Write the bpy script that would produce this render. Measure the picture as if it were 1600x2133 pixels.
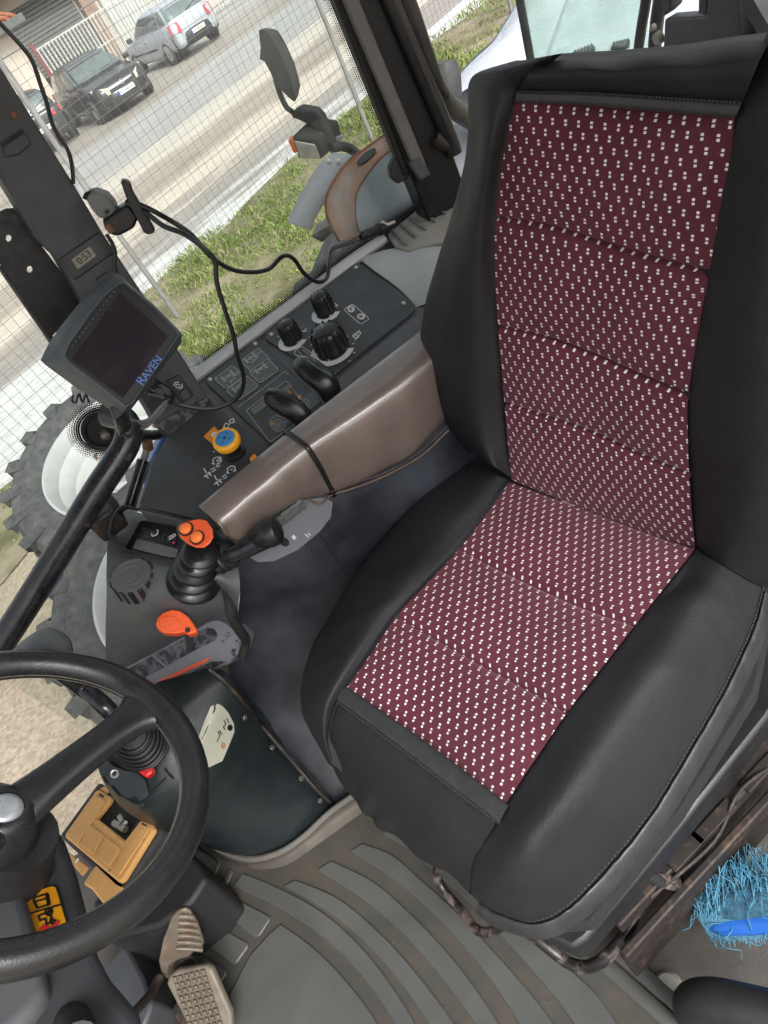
import bpy, bmesh, math, random
import numpy as np
from mathutils import Vector, Matrix
random.seed(7); rng = np.random.default_rng(7)
for o in list(bpy.data.objects): bpy.data.objects.remove(o)
SC = bpy.context.scene; COL = SC.collection
PI = math.pi
# ------------------------------------------------------------------ camera geometry (tractor frame: x right, y forward, z up from cab floor)
F = 1450.0
_n = np.array([.518, .855]); _n /= np.linalg.norm(_n)
_d = np.array([_n[0]*1690, _n[1]*1690, F]); _d /= np.linalg.norm(_d)
_h = np.array([0, 0, 1.]) - _d[2]*_d; _h /= np.linalg.norm(_h)
_s = np.cross(_d, _h)
if _s[0] < 0: _s = -_s
CAM = np.array([-.56, 0, 1.28]); G = -1.25
def ray(px, py):
    v = np.array([(px-800)/F, (py-1066.5)/F, 1.]); return np.array([v@_h, -(v@_s), -(v@_d)])
def atz(px, py, z): r = ray(px, py); return CAM + r*(z-CAM[2])/r[2]
def atx(px, py, x): r = ray(px, py); return CAM + r*(x-CAM[0])/r[0]
def aty(px, py, y): r = ray(px, py); return CAM + r*(y-CAM[1])/r[1]
class Plane:
    def __init__(s, o, n): s.o = np.array(o, float); s.n = np.array(n, float)/np.linalg.norm(n)
    def at(s, px, py, w=0.):
        r = ray(px, py); return CAM + r*(((s.o + s.n*w - CAM)@s.n)/(r@s.n))
    @classmethod
    def three(c, a, b, d):
        n = np.cross(b-a, d-a)
        if n@(CAM-a) < 0: n = -n
        return c(a, n)
def unit(v): v = np.array(v, float); return v/np.linalg.norm(v)
# ------------------------------------------------------------------ materials
M = {}
def mat(name, col, rough=.5, metal=0., var=.12, vscale=9., bump=0., bscale=300., col2=None, wear=.0, wscale=14., spec=.5, coat=0., rvar=.12, wedge=.06, dust=0., dcol=(.30,.25,.19), bump2=0., b2scale=12.):
    m = bpy.data.materials.new(name); m.use_nodes = True; nt = m.node_tree; N = nt.nodes; L = nt.links
    b = N['Principled BSDF']; b.inputs['Metallic'].default_value = metal; b.inputs['Roughness'].default_value = rough
    b.inputs['Specular IOR Level'].default_value = spec; b.inputs['Coat Weight'].default_value = coat
    tc = N.new('ShaderNodeTexCoord')
    def noise(sc, det=5., ro=.6):
        n = N.new('ShaderNodeTexNoise'); n.inputs['Scale'].default_value = sc; n.inputs['Detail'].default_value = det; n.inputs['Roughness'].default_value = ro
        L.new(tc.outputs['Object'], n.inputs['Vector']); return n
    n1 = noise(vscale)
    mr = N.new('ShaderNodeMapRange'); mr.inputs['From Min'].default_value = .3; mr.inputs['From Max'].default_value = .7
    mr.inputs['To Min'].default_value = 1-var; mr.inputs['To Max'].default_value = 1+var; L.new(n1.outputs['Fac'], mr.inputs['Value'])
    mx = N.new('ShaderNodeVectorMath'); mx.operation = 'SCALE'; mx.inputs[0].default_value = col[:3]; L.new(mr.outputs['Result'], mx.inputs['Scale'])
    out = mx.outputs['Vector']
    if col2 is not None:
        n2 = noise(wscale, 8., .65)
        r2 = N.new('ShaderNodeMapRange'); r2.inputs['From Min'].default_value = .5+.25*(1-2*wear)-wedge; r2.inputs['From Max'].default_value = .5+.25*(1-2*wear)+wedge
        L.new(n2.outputs['Fac'], r2.inputs['Value'])
        mi = N.new('ShaderNodeMix'); mi.data_type = 'RGBA'; L.new(r2.outputs['Result'], mi.inputs['Factor']); L.new(out, mi.inputs['A'])
        mi.inputs['B'].default_value = (*col2[:3], 1); out = mi.outputs['Result']
    if dust > 0:
        n3 = noise(vscale*2.3, 9., .7); r3 = N.new('ShaderNodeMapRange'); r3.inputs['From Min'].default_value = .42; r3.inputs['From Max'].default_value = .75; r3.inputs['To Max'].default_value = dust
        L.new(n3.outputs['Fac'], r3.inputs['Value'])
        m3 = N.new('ShaderNodeMix'); m3.data_type = 'RGBA'; L.new(r3.outputs['Result'], m3.inputs['Factor']); L.new(out, m3.inputs['A']); m3.inputs['B'].default_value = (*dcol, 1); out = m3.outputs['Result']
    L.new(out, b.inputs['Base Color'])
    rr = N.new('ShaderNodeMapRange'); rr.inputs['From Min'].default_value = .3; rr.inputs['From Max'].default_value = .7
    rr.inputs['To Min'].default_value = max(.03, rough-rvar); rr.inputs['To Max'].default_value = min(1, rough+rvar)
    n4 = noise(vscale*3.1); L.new(n4.outputs['Fac'], rr.inputs['Value']); L.new(rr.outputs['Result'], b.inputs['Roughness'])
    if bump > 0:
        nb = noise(bscale, 3.); bp = N.new('ShaderNodeBump'); bp.inputs['Strength'].default_value = bump; bp.inputs['Distance'].default_value = .002
        L.new(nb.outputs['Fac'], bp.inputs['Height']); L.new(bp.outputs['Normal'], b.inputs['Normal'])
        if bump2 > 0:
            nc = noise(b2scale, 4., .5); nc.inputs['Distortion'].default_value = .8; b2 = N.new('ShaderNodeBump'); b2.inputs['Strength'].default_value = bump2; b2.inputs['Distance'].default_value = .012
            L.new(nc.outputs['Fac'], b2.inputs['Height']); L.new(bp.outputs['Normal'], b2.inputs['Normal']); L.new(b2.outputs['Normal'], b.inputs['Normal'])
    M[name] = m; return m
def glassmat(name, tint=(1, 1, 1), opacity=.04, haze=(.8, .8, .8), ior=1.45, hz=.0):
    m = bpy.data.materials.new(name); m.use_nodes = True; nt = m.node_tree; N = nt.nodes; L = nt.links; N.clear()
    o = N.new('ShaderNodeOutputMaterial'); tr = N.new('ShaderNodeBsdfTransparent'); tr.inputs['Color'].default_value = (*tint, 1)
    gl = N.new('ShaderNodeBsdfGlossy'); gl.inputs['Roughness'].default_value = .02
    fr = N.new('ShaderNodeFresnel'); fr.inputs['IOR'].default_value = ior
    mx = N.new('ShaderNodeMixShader'); gm = N.new('ShaderNodeNewGeometry'); iv = N.new('ShaderNodeMath'); iv.operation = 'SUBTRACT'; iv.inputs[0].default_value = 1; L.new(gm.outputs['Backfacing'], iv.inputs[1]); ml = N.new('ShaderNodeMath'); ml.operation = 'MULTIPLY'; L.new(fr.outputs['Fac'], ml.inputs[0]); L.new(iv.outputs[0], ml.inputs[1]); L.new(ml.outputs[0], mx.inputs['Fac']); L.new(tr.outputs[0], mx.inputs[1]); L.new(gl.outputs[0], mx.inputs[2])
    df = N.new('ShaderNodeBsdfDiffuse'); df.inputs['Color'].default_value = (*haze, 1)
    m2 = N.new('ShaderNodeMixShader'); L.new(mx.outputs[0], m2.inputs[1]); L.new(df.outputs[0], m2.inputs[2])
    tc = N.new('ShaderNodeTexCoord'); n = N.new('ShaderNodeTexNoise'); n.inputs['Scale'].default_value = 7; n.inputs['Detail'].default_value = 8
    L.new(tc.outputs['Object'], n.inputs['Vector']); r = N.new('ShaderNodeMapRange'); r.inputs['From Min'].default_value = .4; r.inputs['From Max'].default_value = .8
    r.inputs['To Min'].default_value = hz; r.inputs['To Max'].default_value = opacity+hz; L.new(n.outputs['Fac'], r.inputs['Value']); L.new(r.outputs['Result'], m2.inputs['Fac'])
    L.new(m2.outputs[0], o.inputs['Surface']); M[name] = m; return m
# ------------------------------------------------------------------ objects
def tag(o, label=None, cat=None, group=None, kind=None):
    if label: o['label'] = label
    if cat: o['category'] = cat
    if group: o['group'] = group
    if kind: o['kind'] = kind
    return o
def thing(name, label, cat, loc=(0, 0, 0), rotz=0, group=None):
    o = bpy.data.objects.new(name, None); COL.objects.link(o); o.location = loc; o.rotation_euler = (0, 0, rotz); o.empty_display_size = .05
    return tag(o, label, cat, group)
def obj(name, verts, faces, m, parent=None, smooth=True, bevel=0., seg=2, sub=0, uv=None, world=True, auto=40):
    me = bpy.data.meshes.new(name); me.from_pydata([tuple(map(float, v)) for v in verts], [], [tuple(f) for f in faces])
    me.validate(); 
    bm = bmesh.new(); bm.from_mesh(me); bmesh.ops.recalc_face_normals(bm, faces=bm.faces); bm.to_mesh(me); bm.free()
    if uv is not None and len(me.vertices) == len(uv):
        ul = me.uv_layers.new(name='UVMap')
        for l in me.loops: ul.data[l.index].uv = uv[l.vertex_index]
    ms = m if isinstance(m, (list, tuple)) else [m]
    for x in ms: me.materials.append(M[x] if isinstance(x, str) else x)
    o = bpy.data.objects.new(name, me); COL.objects.link(o)
    if parent is not None:
        o.parent = parent
        if world:
            mw = Matrix.Identity(4); q = parent
            while q is not None:
                mw = Matrix.LocRotScale(q.location, q.rotation_euler, q.scale) @ mw; q = q.parent
            o.matrix_parent_inverse = Matrix.Identity(4)
            inv = mw.inverted(); me.transform(inv)
    if smooth:
        me.polygons.foreach_set('use_smooth', [True]*len(me.polygons))
        if auto < 180: me.set_sharp_from_angle(angle=math.radians(auto))
    if bevel > 0:
        b = o.modifiers.new('bevel', 'BEVEL'); b.width = bevel; b.segments = seg; b.limit_method = 'ANGLE'; b.angle_limit = math.radians(35)
        b.harden_normals = False
    if sub:
        s = o.modifiers.new('sub', 'SUBSURF'); s.levels = sub; s.render_levels = sub
    return o
class MB:
    def __init__(s): s.v = []; s.f = []
    def add(s, v, f):
        k = len(s.v); s.v += [np.array(x, float) for x in v]; s.f += [[i+k for i in q] for q in f]; return s
    def build(s, name, m, parent=None, **k): return obj(name, s.v, s.f, m, parent, **k)
    def box(s, c, ax, dims):
        c = np.array(c, float); a = [unit(x)*d/2 for x, d in zip(ax, dims)]
        v = [c+i*a[0]+j*a[1]+k*a[2] for i in (-1, 1) for j in (-1, 1) for k in (-1, 1)]
        return s.add(v, [(0, 1, 3, 2), (4, 6, 7, 5), (0, 4, 5, 1), (2, 3, 7, 6), (0, 2, 6, 4), (1, 5, 7, 3)])
    def prism(s, top, down):
        top = [np.array(p, float) for p in top]; n = len(top); bot = [p+np.array(down, float) for p in top]
        return s.add(top+bot, [tuple(range(n)), tuple(range(2*n-1, n-1, -1))]+[(i, i+n, (i+1) % n+n, (i+1) % n) for i in range(n)])
    def loft(s, rings, cap=True, close=True):
        n = len(rings[0]); v = [p for r in rings for p in r]; f = []
        for i in range(len(rings)-1):
            for j in range(n if close else n-1):
                f.append((i*n+j, i*n+(j+1) % n, (i+1)*n+(j+1) % n, (i+1)*n+j))
        if cap and close: f += [tuple(range(n-1, -1, -1)), tuple(range((len(rings)-1)*n, len(rings)*n))]
        return s.add(v, f)
    def tube(s, pts, r, n=10, smooth=6, flat=None, cap=True):
        P = cr(pts, smooth) if smooth > 1 and len(pts) > 2 else [np.array(p, float) for p in pts]
        R = r if hasattr(r, '__len__') else [r]*len(pts)
        R = np.interp(np.linspace(0, 1, len(P)), np.linspace(0, 1, len(R)), R)
        t = [unit(P[min(i+1, len(P)-1)]-P[max(i-1, 0)]) for i in range(len(P))]
        u = np.cross(t[0], (0, 0, 1)); u = unit(u if np.linalg.norm(u) > .1 else np.cross(t[0], (1, 0, 0)))
        rings = []
        for p, tt, rr in zip(P, t, R):
            u = unit(u-tt*(u@tt)); w = np.cross(tt, u); fl = flat or 1.
            rings.append([p+rr*(math.cos(a)*u+fl*math.sin(a)*w) for a in np.linspace(0, 2*PI, n, endpoint=False)])
        return s.loft(rings, cap)
    def lathe(s, prof, o, ax, n=32, u=None, a0=0, a1=2*PI):
        ax = unit(ax); o = np.array(o, float)
        if u is None: u = np.cross(ax, (0, 0, 1)); u = np.cross(ax, (1, 0, 0)) if np.linalg.norm(u) < .1 else u
        u = unit(u); w = np.cross(ax, u)
        full = abs(a1-a0-2*PI) < 1e-6
        th = np.linspace(a0, a1, n, endpoint=not full)
        rings = [[o+ax*z+r*(math.cos(t)*u+math.sin(t)*w) for (r, z) in prof] for t in th]
        m = len(prof); v = [p for r in rings for p in r]; f = []
        for i in range(n if full else n-1):
            for j in range(m-1): f.append((i*m+j, ((i+1) % n)*m+j, ((i+1) % n)*m+j+1, i*m+j+1))
        return s.add(v, f)
    def grid(s, A, flip=False):
        A = np.array(A); r, c, _ = A.shape; return s.add(list(A.reshape(-1, 3)), [(i*c+j, i*c+j+1, (i+1)*c+j+1, (i+1)*c+j) for i in range(r-1) for j in range(c-1)])
def cr(pts, k):
    P = [np.array(p, float) for p in pts]; n = len(P); E = [2*P[0]-P[1]]+P+[2*P[-1]-P[-2]]; out = []
    for i in range(n-1):
        a, b, c, d = E[i:i+4]
        for j in range(k):
            t = j/k; out.append(.5*(2*b+(c-a)*t+(2*a-5*b+4*c-d)*t*t+(3*b-a-3*c+d)*t**3))
    out.append(P[-1]); return out
def crn(net, kr, kc):
    A = [cr(row, kc) for row in net]; A = np.array(A); B = np.array([cr(list(A[:, j]), kr) for j in range(A.shape[1])]); return B.transpose(1, 0, 2)
def normals(A):
    du = np.gradient(A, axis=0); dv = np.gradient(A, axis=1); n = np.cross(du, dv); n /= np.linalg.norm(n, axis=2, keepdims=True)+1e-12
    flip = ((CAM-A)*n).sum(2).mean() < 0
    return -n if flip else n
class Surf:
    # a built mesh surface: at(px, py, w) is the point where the sight line meets it, lifted w along its normal
    def __init__(s, *objs):
        from mathutils.bvhtree import BVHTree
        V, Fc = [], []
        for o in objs:
            mw = Matrix.Identity(4); q = o
            while q is not None: mw = Matrix.LocRotScale(q.location, q.rotation_euler, q.scale) @ mw; q = q.parent
            k = len(V); V += [mw @ v.co for v in o.data.vertices]; Fc += [[i+k for i in p.vertices] for p in o.data.polygons]
        s.b = BVHTree.FromPolygons(V, Fc); s.n = np.array([0, 0, 1.])
    def hit(s, px, py):
        r = unit(ray(px, py)); p, n, i, d = s.b.ray_cast(Vector(CAM), Vector(r))
        if p is None: return None, None
        n = np.array(n); n = n if n@r < 0 else -n
        return np.array(p), n
    def at(s, px, py, w=0.):
        p, n = s.hit(px, py)
        if p is None: print('NOHIT', px, py); return CAM+unit(ray(px, py))*1.3
        return p+n*w
    def norm(s, px, py): return s.hit(px, py)[1]
def decal(sf, pts, name, m, parent, w=.0015, rings=5, w0=None):
    # a thin sheet that follows the surface: rings from the outline's centre
    c = np.mean(np.array(pts, float), axis=0); b = MB(); n = len(pts)
    P = [(c[0]+(x-c[0])*k/rings, c[1]+(y-c[1])*k/rings) for k in range(1, rings+1) for x, y in pts]
    V = [sf.at(*c, w)]+[sf.at(x, y, w) for x, y in P]
    Fc = [(0, 1+i, 1+(i+1) % n) for i in range(n)]+[(1+k*n+i, 1+(k+1)*n+i, 1+(k+1)*n+(i+1) % n, 1+k*n+(i+1) % n) for k in range(rings-1) for i in range(n)]
    return obj(name, V, Fc, m, parent)
class SPlace:
    def __init__(s, sf, px, py, w=0): s.sf = sf; s.n = sf.norm(px, py); s.w = w
    def __call__(s, x, y): return s.sf.at(x, y, s.w)
def lerp(a, b, t): return np.array(a, float)*(1-t)+np.array(b, float)*t
def text(s, size, o, xd, yd, m, parent, name='lettering', ext=.0004, align='LEFT'):
    cu = bpy.data.curves.new('t', 'FONT'); cu.body = s; cu.size = size; cu.extrude = ext; cu.align_x = align
    to = bpy.data.objects.new('t', cu); COL.objects.link(to); dg = bpy.context.evaluated_depsgraph_get(); dg.update()
    me = bpy.data.meshes.new_from_object(to.evaluated_get(dg)); bpy.data.objects.remove(to)
    xd = unit(xd); zd = unit(np.cross(xd, yd)); yd = np.cross(zd, xd)
    V = [np.array(o, float)+xd*v.co.x+yd*v.co.y+zd*v.co.z for v in me.vertices]
    return obj(name, V, [list(p.vertices) for p in me.polygons], m, parent, smooth=False)
def strokes(lines, place, width, m, parent, name='symbols', lift=.0006):
    b = MB()
    for ln in lines:
        P = [place(*p) for p in ln]
        for i in range(len(P)-1):
            a, c = P[i], P[i+1]; d = c-a; L = np.linalg.norm(d)
            if L < 1e-6: continue
            d /= L; v = unit(CAM-a); sd = unit(np.cross(d, place.n)); a2 = a-d*width*.3; c2 = c+d*width*.3
            q = [a2+sd*width/2, c2+sd*width/2, c2-sd*width/2, a2-sd*width/2]; b.prism([x+place.n*lift for x in q], -place.n*lift*.8)
    return b.build(name, m, parent, smooth=False)
class Place:
    def __init__(s, pl, w=0): s.pl = pl; s.n = pl.n; s.w = w
    def __call__(s, x, y): return s.pl.at(x, y, s.w)
def circ(cx, cy, rx, ry=None, n=12, a0=0, a1=2*PI):
    ry = ry or rx; return [(cx+rx*math.cos(t), cy+ry*math.sin(t)) for t in np.linspace(a0, a1, n+1)]
SKY, SUN, SUNAZ, EXPO = .15, 1.5, 250, 0.90
mat('vinyl', (.0140, .0145, .0168), rough=.60, var=.25, vscale=6, bump=.45, bscale=520, spec=.36, rvar=.07, dust=.10, dcol=(.045,.045,.047), bump2=.35, b2scale=9)
mat('vinyl_trim', (.03, .031, .033), rough=.42, var=.25, vscale=30, bump=.3, bscale=300, spec=.5)
mat('thread', (.03, .03, .032), rough=.8)
mat('black_plastic', (.012, .0125, .014), rough=.42, var=.2, bump=.12, bscale=500, dust=.04, dcol=(.12, .11, .10))
mat('black_gloss', (.009, .009, .010), rough=.30, var=.1, spec=.5)
mat('black_rubber', (.013, .013, .014), rough=.6, var=.2, dust=.1, dcol=(.12, .11, .1))
mat('knob_black', (.010, .010, .011), rough=.36, var=.15, dust=.05, dcol=(.2, .19, .18))
mat('console_grey', (.082, .087, .092), rough=.5, var=.12, bump=.15, bscale=600, dust=.1, dcol=(.16, .16, .15))
mat('console_dark', (.040, .043, .047), rough=.48, var=.15, bump=.1, bscale=700, dust=.06, dcol=(.14, .14, .13))
mat('sill_grey', (.40, .415, .415), rough=.6, var=.14, vscale=5, bump=.15, bscale=300, dust=.18, dcol=(.28, .26, .22))
mat('worn_panel', (.15, .155, .175), rough=.45, col2=(.02, .021, .027), wear=.26, wscale=20, wedge=.015, var=.1)
mat('lilac_panel', (.135, .14, .155), rough=.36, var=.08, dust=.15, dcol=(.2,.19,.18))
mat('wall_navy', (.016, .018, .024), rough=.36, var=.25, vscale=4, col2=(.055, .06, .075), wear=.30, wscale=6.5, wedge=.16, dust=.08, dcol=(.16, .15, .14))
mat('scuffed', (.085, .085, .095), rough=.5, col2=(.008, .008, .010), wear=.55, wscale=60, var=.15)
mat('teal_plastic', (.0115, .0165, .019), rough=.42, var=.14, bump=.1, bscale=600, dust=.22, dcol=(.05, .042, .034))
mat('post_grey', (.048, .050, .055), rough=.58, var=.1, bump=.35, bscale=700)
mat('monitor_grey', (.062, .074, .082), rough=.5, var=.08, bump=.3, bscale=800)
mat('screen', (.024, .018, .026), rough=.16, var=.05, spec=.6)
mat('lcd', (.19, .18, .12), rough=.3, var=.05)
mat('ink', (.01, .011, .012), rough=.6)
mat('white_print', (.62, .63, .62), rough=.6, var=.1)
mat('grey_print', (.30, .31, .30), rough=.6, var=.1)
mat('amber_print', (.5, .23, .06), rough=.6)
mat('blue_print', (.10, .22, .60), rough=.5)
mat('orange', (.74, .10, .025), rough=.42, var=.1, dust=.12, dcol=(.25, .12, .07))
mat('orange_bright', (.85, .19, .04), rough=.4, var=.05)
mat('red', (.52, .018, .02), rough=.35, var=.08)
mat('yellow', (.80, .36, .015), rough=.35, var=.08)
mat('amber_sticker', (.70, .30, .01), rough=.4, var=.04)
mat('orange_tag', (.75, .26, .03), rough=.45)
mat('blue_cap', (.04, .20, .42), rough=.4, var=.1)
mat('arm_brown', (.135, .105, .088), rough=.40, var=.16, vscale=7, bump=.3, bscale=250, spec=1.0, coat=.7, dust=.25, dcol=(.25, .21, .18))
mat('arm_edge', (.10, .06, .04), rough=.7, var=.3, vscale=60)
mat('mat_rubber', (.045, .044, .038), rough=.66, var=.2, vscale=5, bump=.15, bscale=400, dust=.75, dcol=(.088, .066, .046))
mat('mat_plate', (.072, .076, .072), rough=.50, var=.18, vscale=6, bump=.15, bscale=300, dust=.45, dcol=(.092, .082, .067))
mat('mat_dirty', (.055, .049, .041), rough=.65, var=.4, vscale=7, bump=.2, bscale=200, dust=.5, dcol=(.16, .12, .09))
mat('floor_plate', (.07, .064, .057), rough=.8, var=.22, vscale=8, bump=.5, bscale=260, dust=.35, dcol=(.12, .10, .08))
mat('rust_dark', (.018, .013, .011), rough=.6, var=.4, vscale=25, col2=(.065, .04, .027), wear=.3, wscale=40)
mat('tube_worn', (.014, .012, .012), rough=.35, col2=(.16, .115, .10), wear=.38, wscale=28, var=.2)
mat('bar_black', (.012, .013, .016), rough=.24, var=.2, vscale=20, col2=(.10, .075, .06), wear=.14, wscale=16, wedge=.03, dust=.12, dcol=(.2, .19, .18))
mat('pillar_black', (.006, .0062, .0066), spec=.3, rough=.4, var=.25, vscale=18, dust=.05, dcol=(.16, .15, .14))
mat('seal_black', (.008, .008, .008), rough=.7)
mat('pillar_strip', (.10, .094, .088), rough=.6, var=.15, vscale=10, dust=.2)
mat('shelf', (.26, .25, .22), rough=.7, var=.2, vscale=9, dust=.4, dcol=(.30, .25, .18))
mat('steel', (.32, .30, .27), rough=.38, metal=.85, var=.25, vscale=40)
mat('pedal_metal', (.20, .165, .13), rough=.42, metal=.55, var=.35, vscale=26, col2=(.20, .125, .08), wear=.35, wscale=30, dust=.2, dcol=(.3, .23, .16))
mat('pedal_tan', (.155, .13, .10), rough=.6, metal=.15, var=.3, vscale=30)
mat('tan_plastic', (.84, .45, .15), rough=.6, var=.12, vscale=9, col2=(.13, .07, .03), wear=.16, wscale=55, wedge=.04, dust=.15, dcol=(.4, .25, .12))
mat('box_grey', (.035, .036, .036), rough=.7, var=.2, dust=.25, dcol=(.13, .12, .10))
mat('sticker_cream', (.50, .50, .40), rough=.5, var=.05, dust=.15, dcol=(.35, .33, .25))
mat('cloth_black', (.015, .015, .016), rough=.95, bump=.5, bscale=700)
mat('brush_blue', (.075, .25, .38), rough=.6, var=.3, vscale=20)
mat('brush_green', (.12, .20, .19), rough=.7, var=.4, vscale=20)
mat('handle_blue', (.02, .13, .50), rough=.4, var=.1)
mat('tyre', (.05, .05, .052), rough=.85, var=.25, vscale=6, bump=.3, bscale=90, dust=.6, dcol=(.155, .15, .14))
mat('rim_white', (.40, .40, .40), rough=.45, var=.08, dust=.25, dcol=(.55, .50, .42), col2=(.2, .08, .04), wear=.03, wscale=9)
mat('bolt_rust', (.16, .07, .035), rough=.7, var=.3)
mat('fender_blue', (.34, .42, .56), rough=.5, var=.25, vscale=7, col2=(.62, .65, .68), wear=.5, wscale=9, wedge=.2, dust=.3, dcol=(.35, .35, .35))
mat('fender_rust', (.34, .34, .33), rough=.6, var=.2, vscale=12, col2=(.36, .155, .08), wear=.6, wscale=9, wedge=.18)
mat('rust_edge', (.26, .105, .05), rough=.8, var=.3, vscale=50)
mat('flap_grey', (.32, .335, .35), rough=.65, var=.1, vscale=6, dust=.15)
mat('rivet', (.5, .49, .46), rough=.4, metal=.5)
mat('lamp_black', (.035, .036, .038), rough=.6, var=.15, dust=.3, dcol=(.14, .14, .13))
mat('lamp_lens', (.55, .54, .48), rough=.12, var=.15, vscale=60, metal=.2)
mat('indicator', (.78, .16, .03), rough=.25)
mat('mirror_back', (.06, .062, .064), rough=.6, var=.12, dust=.4, dcol=(.16, .16, .15))
mat('hood_blue', (.03, .12, .42), rough=.3, var=.08)
mat('wire', (.16, .15, .14), rough=.7, var=.2)
mat('post_metal', (.24, .23, .22), rough=.7, var=.25, vscale=4, col2=(.2, .12, .08), wear=.2, wscale=5)
mat('car_black', (.012, .012, .015), rough=.3, var=.15, vscale=1, coat=.5, dust=.12, dcol=(.09, .085, .08))
mat('car_dark', (.02, .02, .023), rough=.35, var=.15, vscale=1, coat=.4, dust=.15, dcol=(.10, .09, .085))
mat('car_silver', (.42, .45, .50), rough=.34, metal=.25, var=.06, vscale=2, coat=.4, dust=.25, dcol=(.35, .33, .31))
mat('car_trim', (.02, .02, .021), rough=.6, var=.15, dust=.15, dcol=(.12, .11, .10))
mat('car_glass', (.10, .125, .125), rough=.08, var=.3, vscale=3, spec=.9, coat=.8)
mat('chrome', (.65, .65, .66), rough=.18, metal=1)
mat('headlight', (.62, .62, .46), rough=.15, var=.15, vscale=12, coat=.6)
mat('taillight', (.50, .03, .035), rough=.2, var=.2, vscale=20, coat=.5)
mat('plate_white', (.66, .66, .62), rough=.45)
mat('plate_blue', (.02, .07, .45), rough=.45)
mat('alloy', (.42, .42, .42), rough=.4, metal=.6, var=.2, vscale=9, dust=.4)
mat('plaster', (.55, .47, .40), rough=.9, var=.1, vscale=1.2, bump=.2, bscale=40, dust=.2, dcol=(.40, .34, .28))
mat('roof_tile', (.34, .13, .07), rough=.85, var=.35, vscale=5)
mat('shutter', (.12, .115, .11), rough=.7, var=.15)
mat('bars_white', (.46, .45, .43), rough=.6, var=.1, dust=.2)
mat('dark_red', (.20, .03, .03), rough=.7)
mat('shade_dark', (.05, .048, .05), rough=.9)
mat('hood_silver', (.52, .56, .60), rough=.3, metal=.15, var=.06, vscale=3, coat=.4)
mat('rust_brown', (.20, .075, .045), rough=.8, var=.25, vscale=4)
mat('cover_grey', (.12, .125, .125), rough=.55, var=.1, vscale=3, dust=.3, dcol=(.25, .25, .23))
glassmat('pane', (.93, .96, .94), opacity=.05, hz=.0, haze=(.6, .6, .58))
glassmat('pane_green', (.83, .93, .88), opacity=.14, hz=.06, haze=(.45, .55, .50))
mat('pink_led', (.8,.05,.25), rough=.3)
mat('handle_green', (.05,.12,.06), rough=.4)
mat('rim_black', (.016,.0165,.0175), rough=.29, var=.15, bump=.2, bscale=350, dust=.12, dcol=(.07,.065,.06))
mat('rim_bead', (.16,.13,.10), rough=.7)
mat('hub_cap', (.42,.44,.47), rough=.3, metal=.3)
mat('mark_brown', (.45,.26,.14), rough=.6)
mat('sill_dirty', (.105,.103,.093), rough=.6, dust=.4, dcol=(.14,.11,.08))
mat('roof_lining', (.16,.15,.15), rough=.9)
mat('bolt_dark', (.14,.13,.11), rough=.5, metal=.4)
mat('teal_light', (.025,.034,.038), rough=.45, var=.1, dust=.1, dcol=(.08,.07,.06))
mat('grit', (.15,.12,.09), rough=.9, var=.4, vscale=60)
mat('pier_brick', (.26,.17,.13), rough=.85, var=.3, vscale=4)
mat('stripe_blue', (.30,.42,.68), rough=.3, var=.08, coat=.4)
mat('brush_core', (.03,.10,.16), rough=.9, var=.5, vscale=90, bump=1.0, bscale=260)
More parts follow.
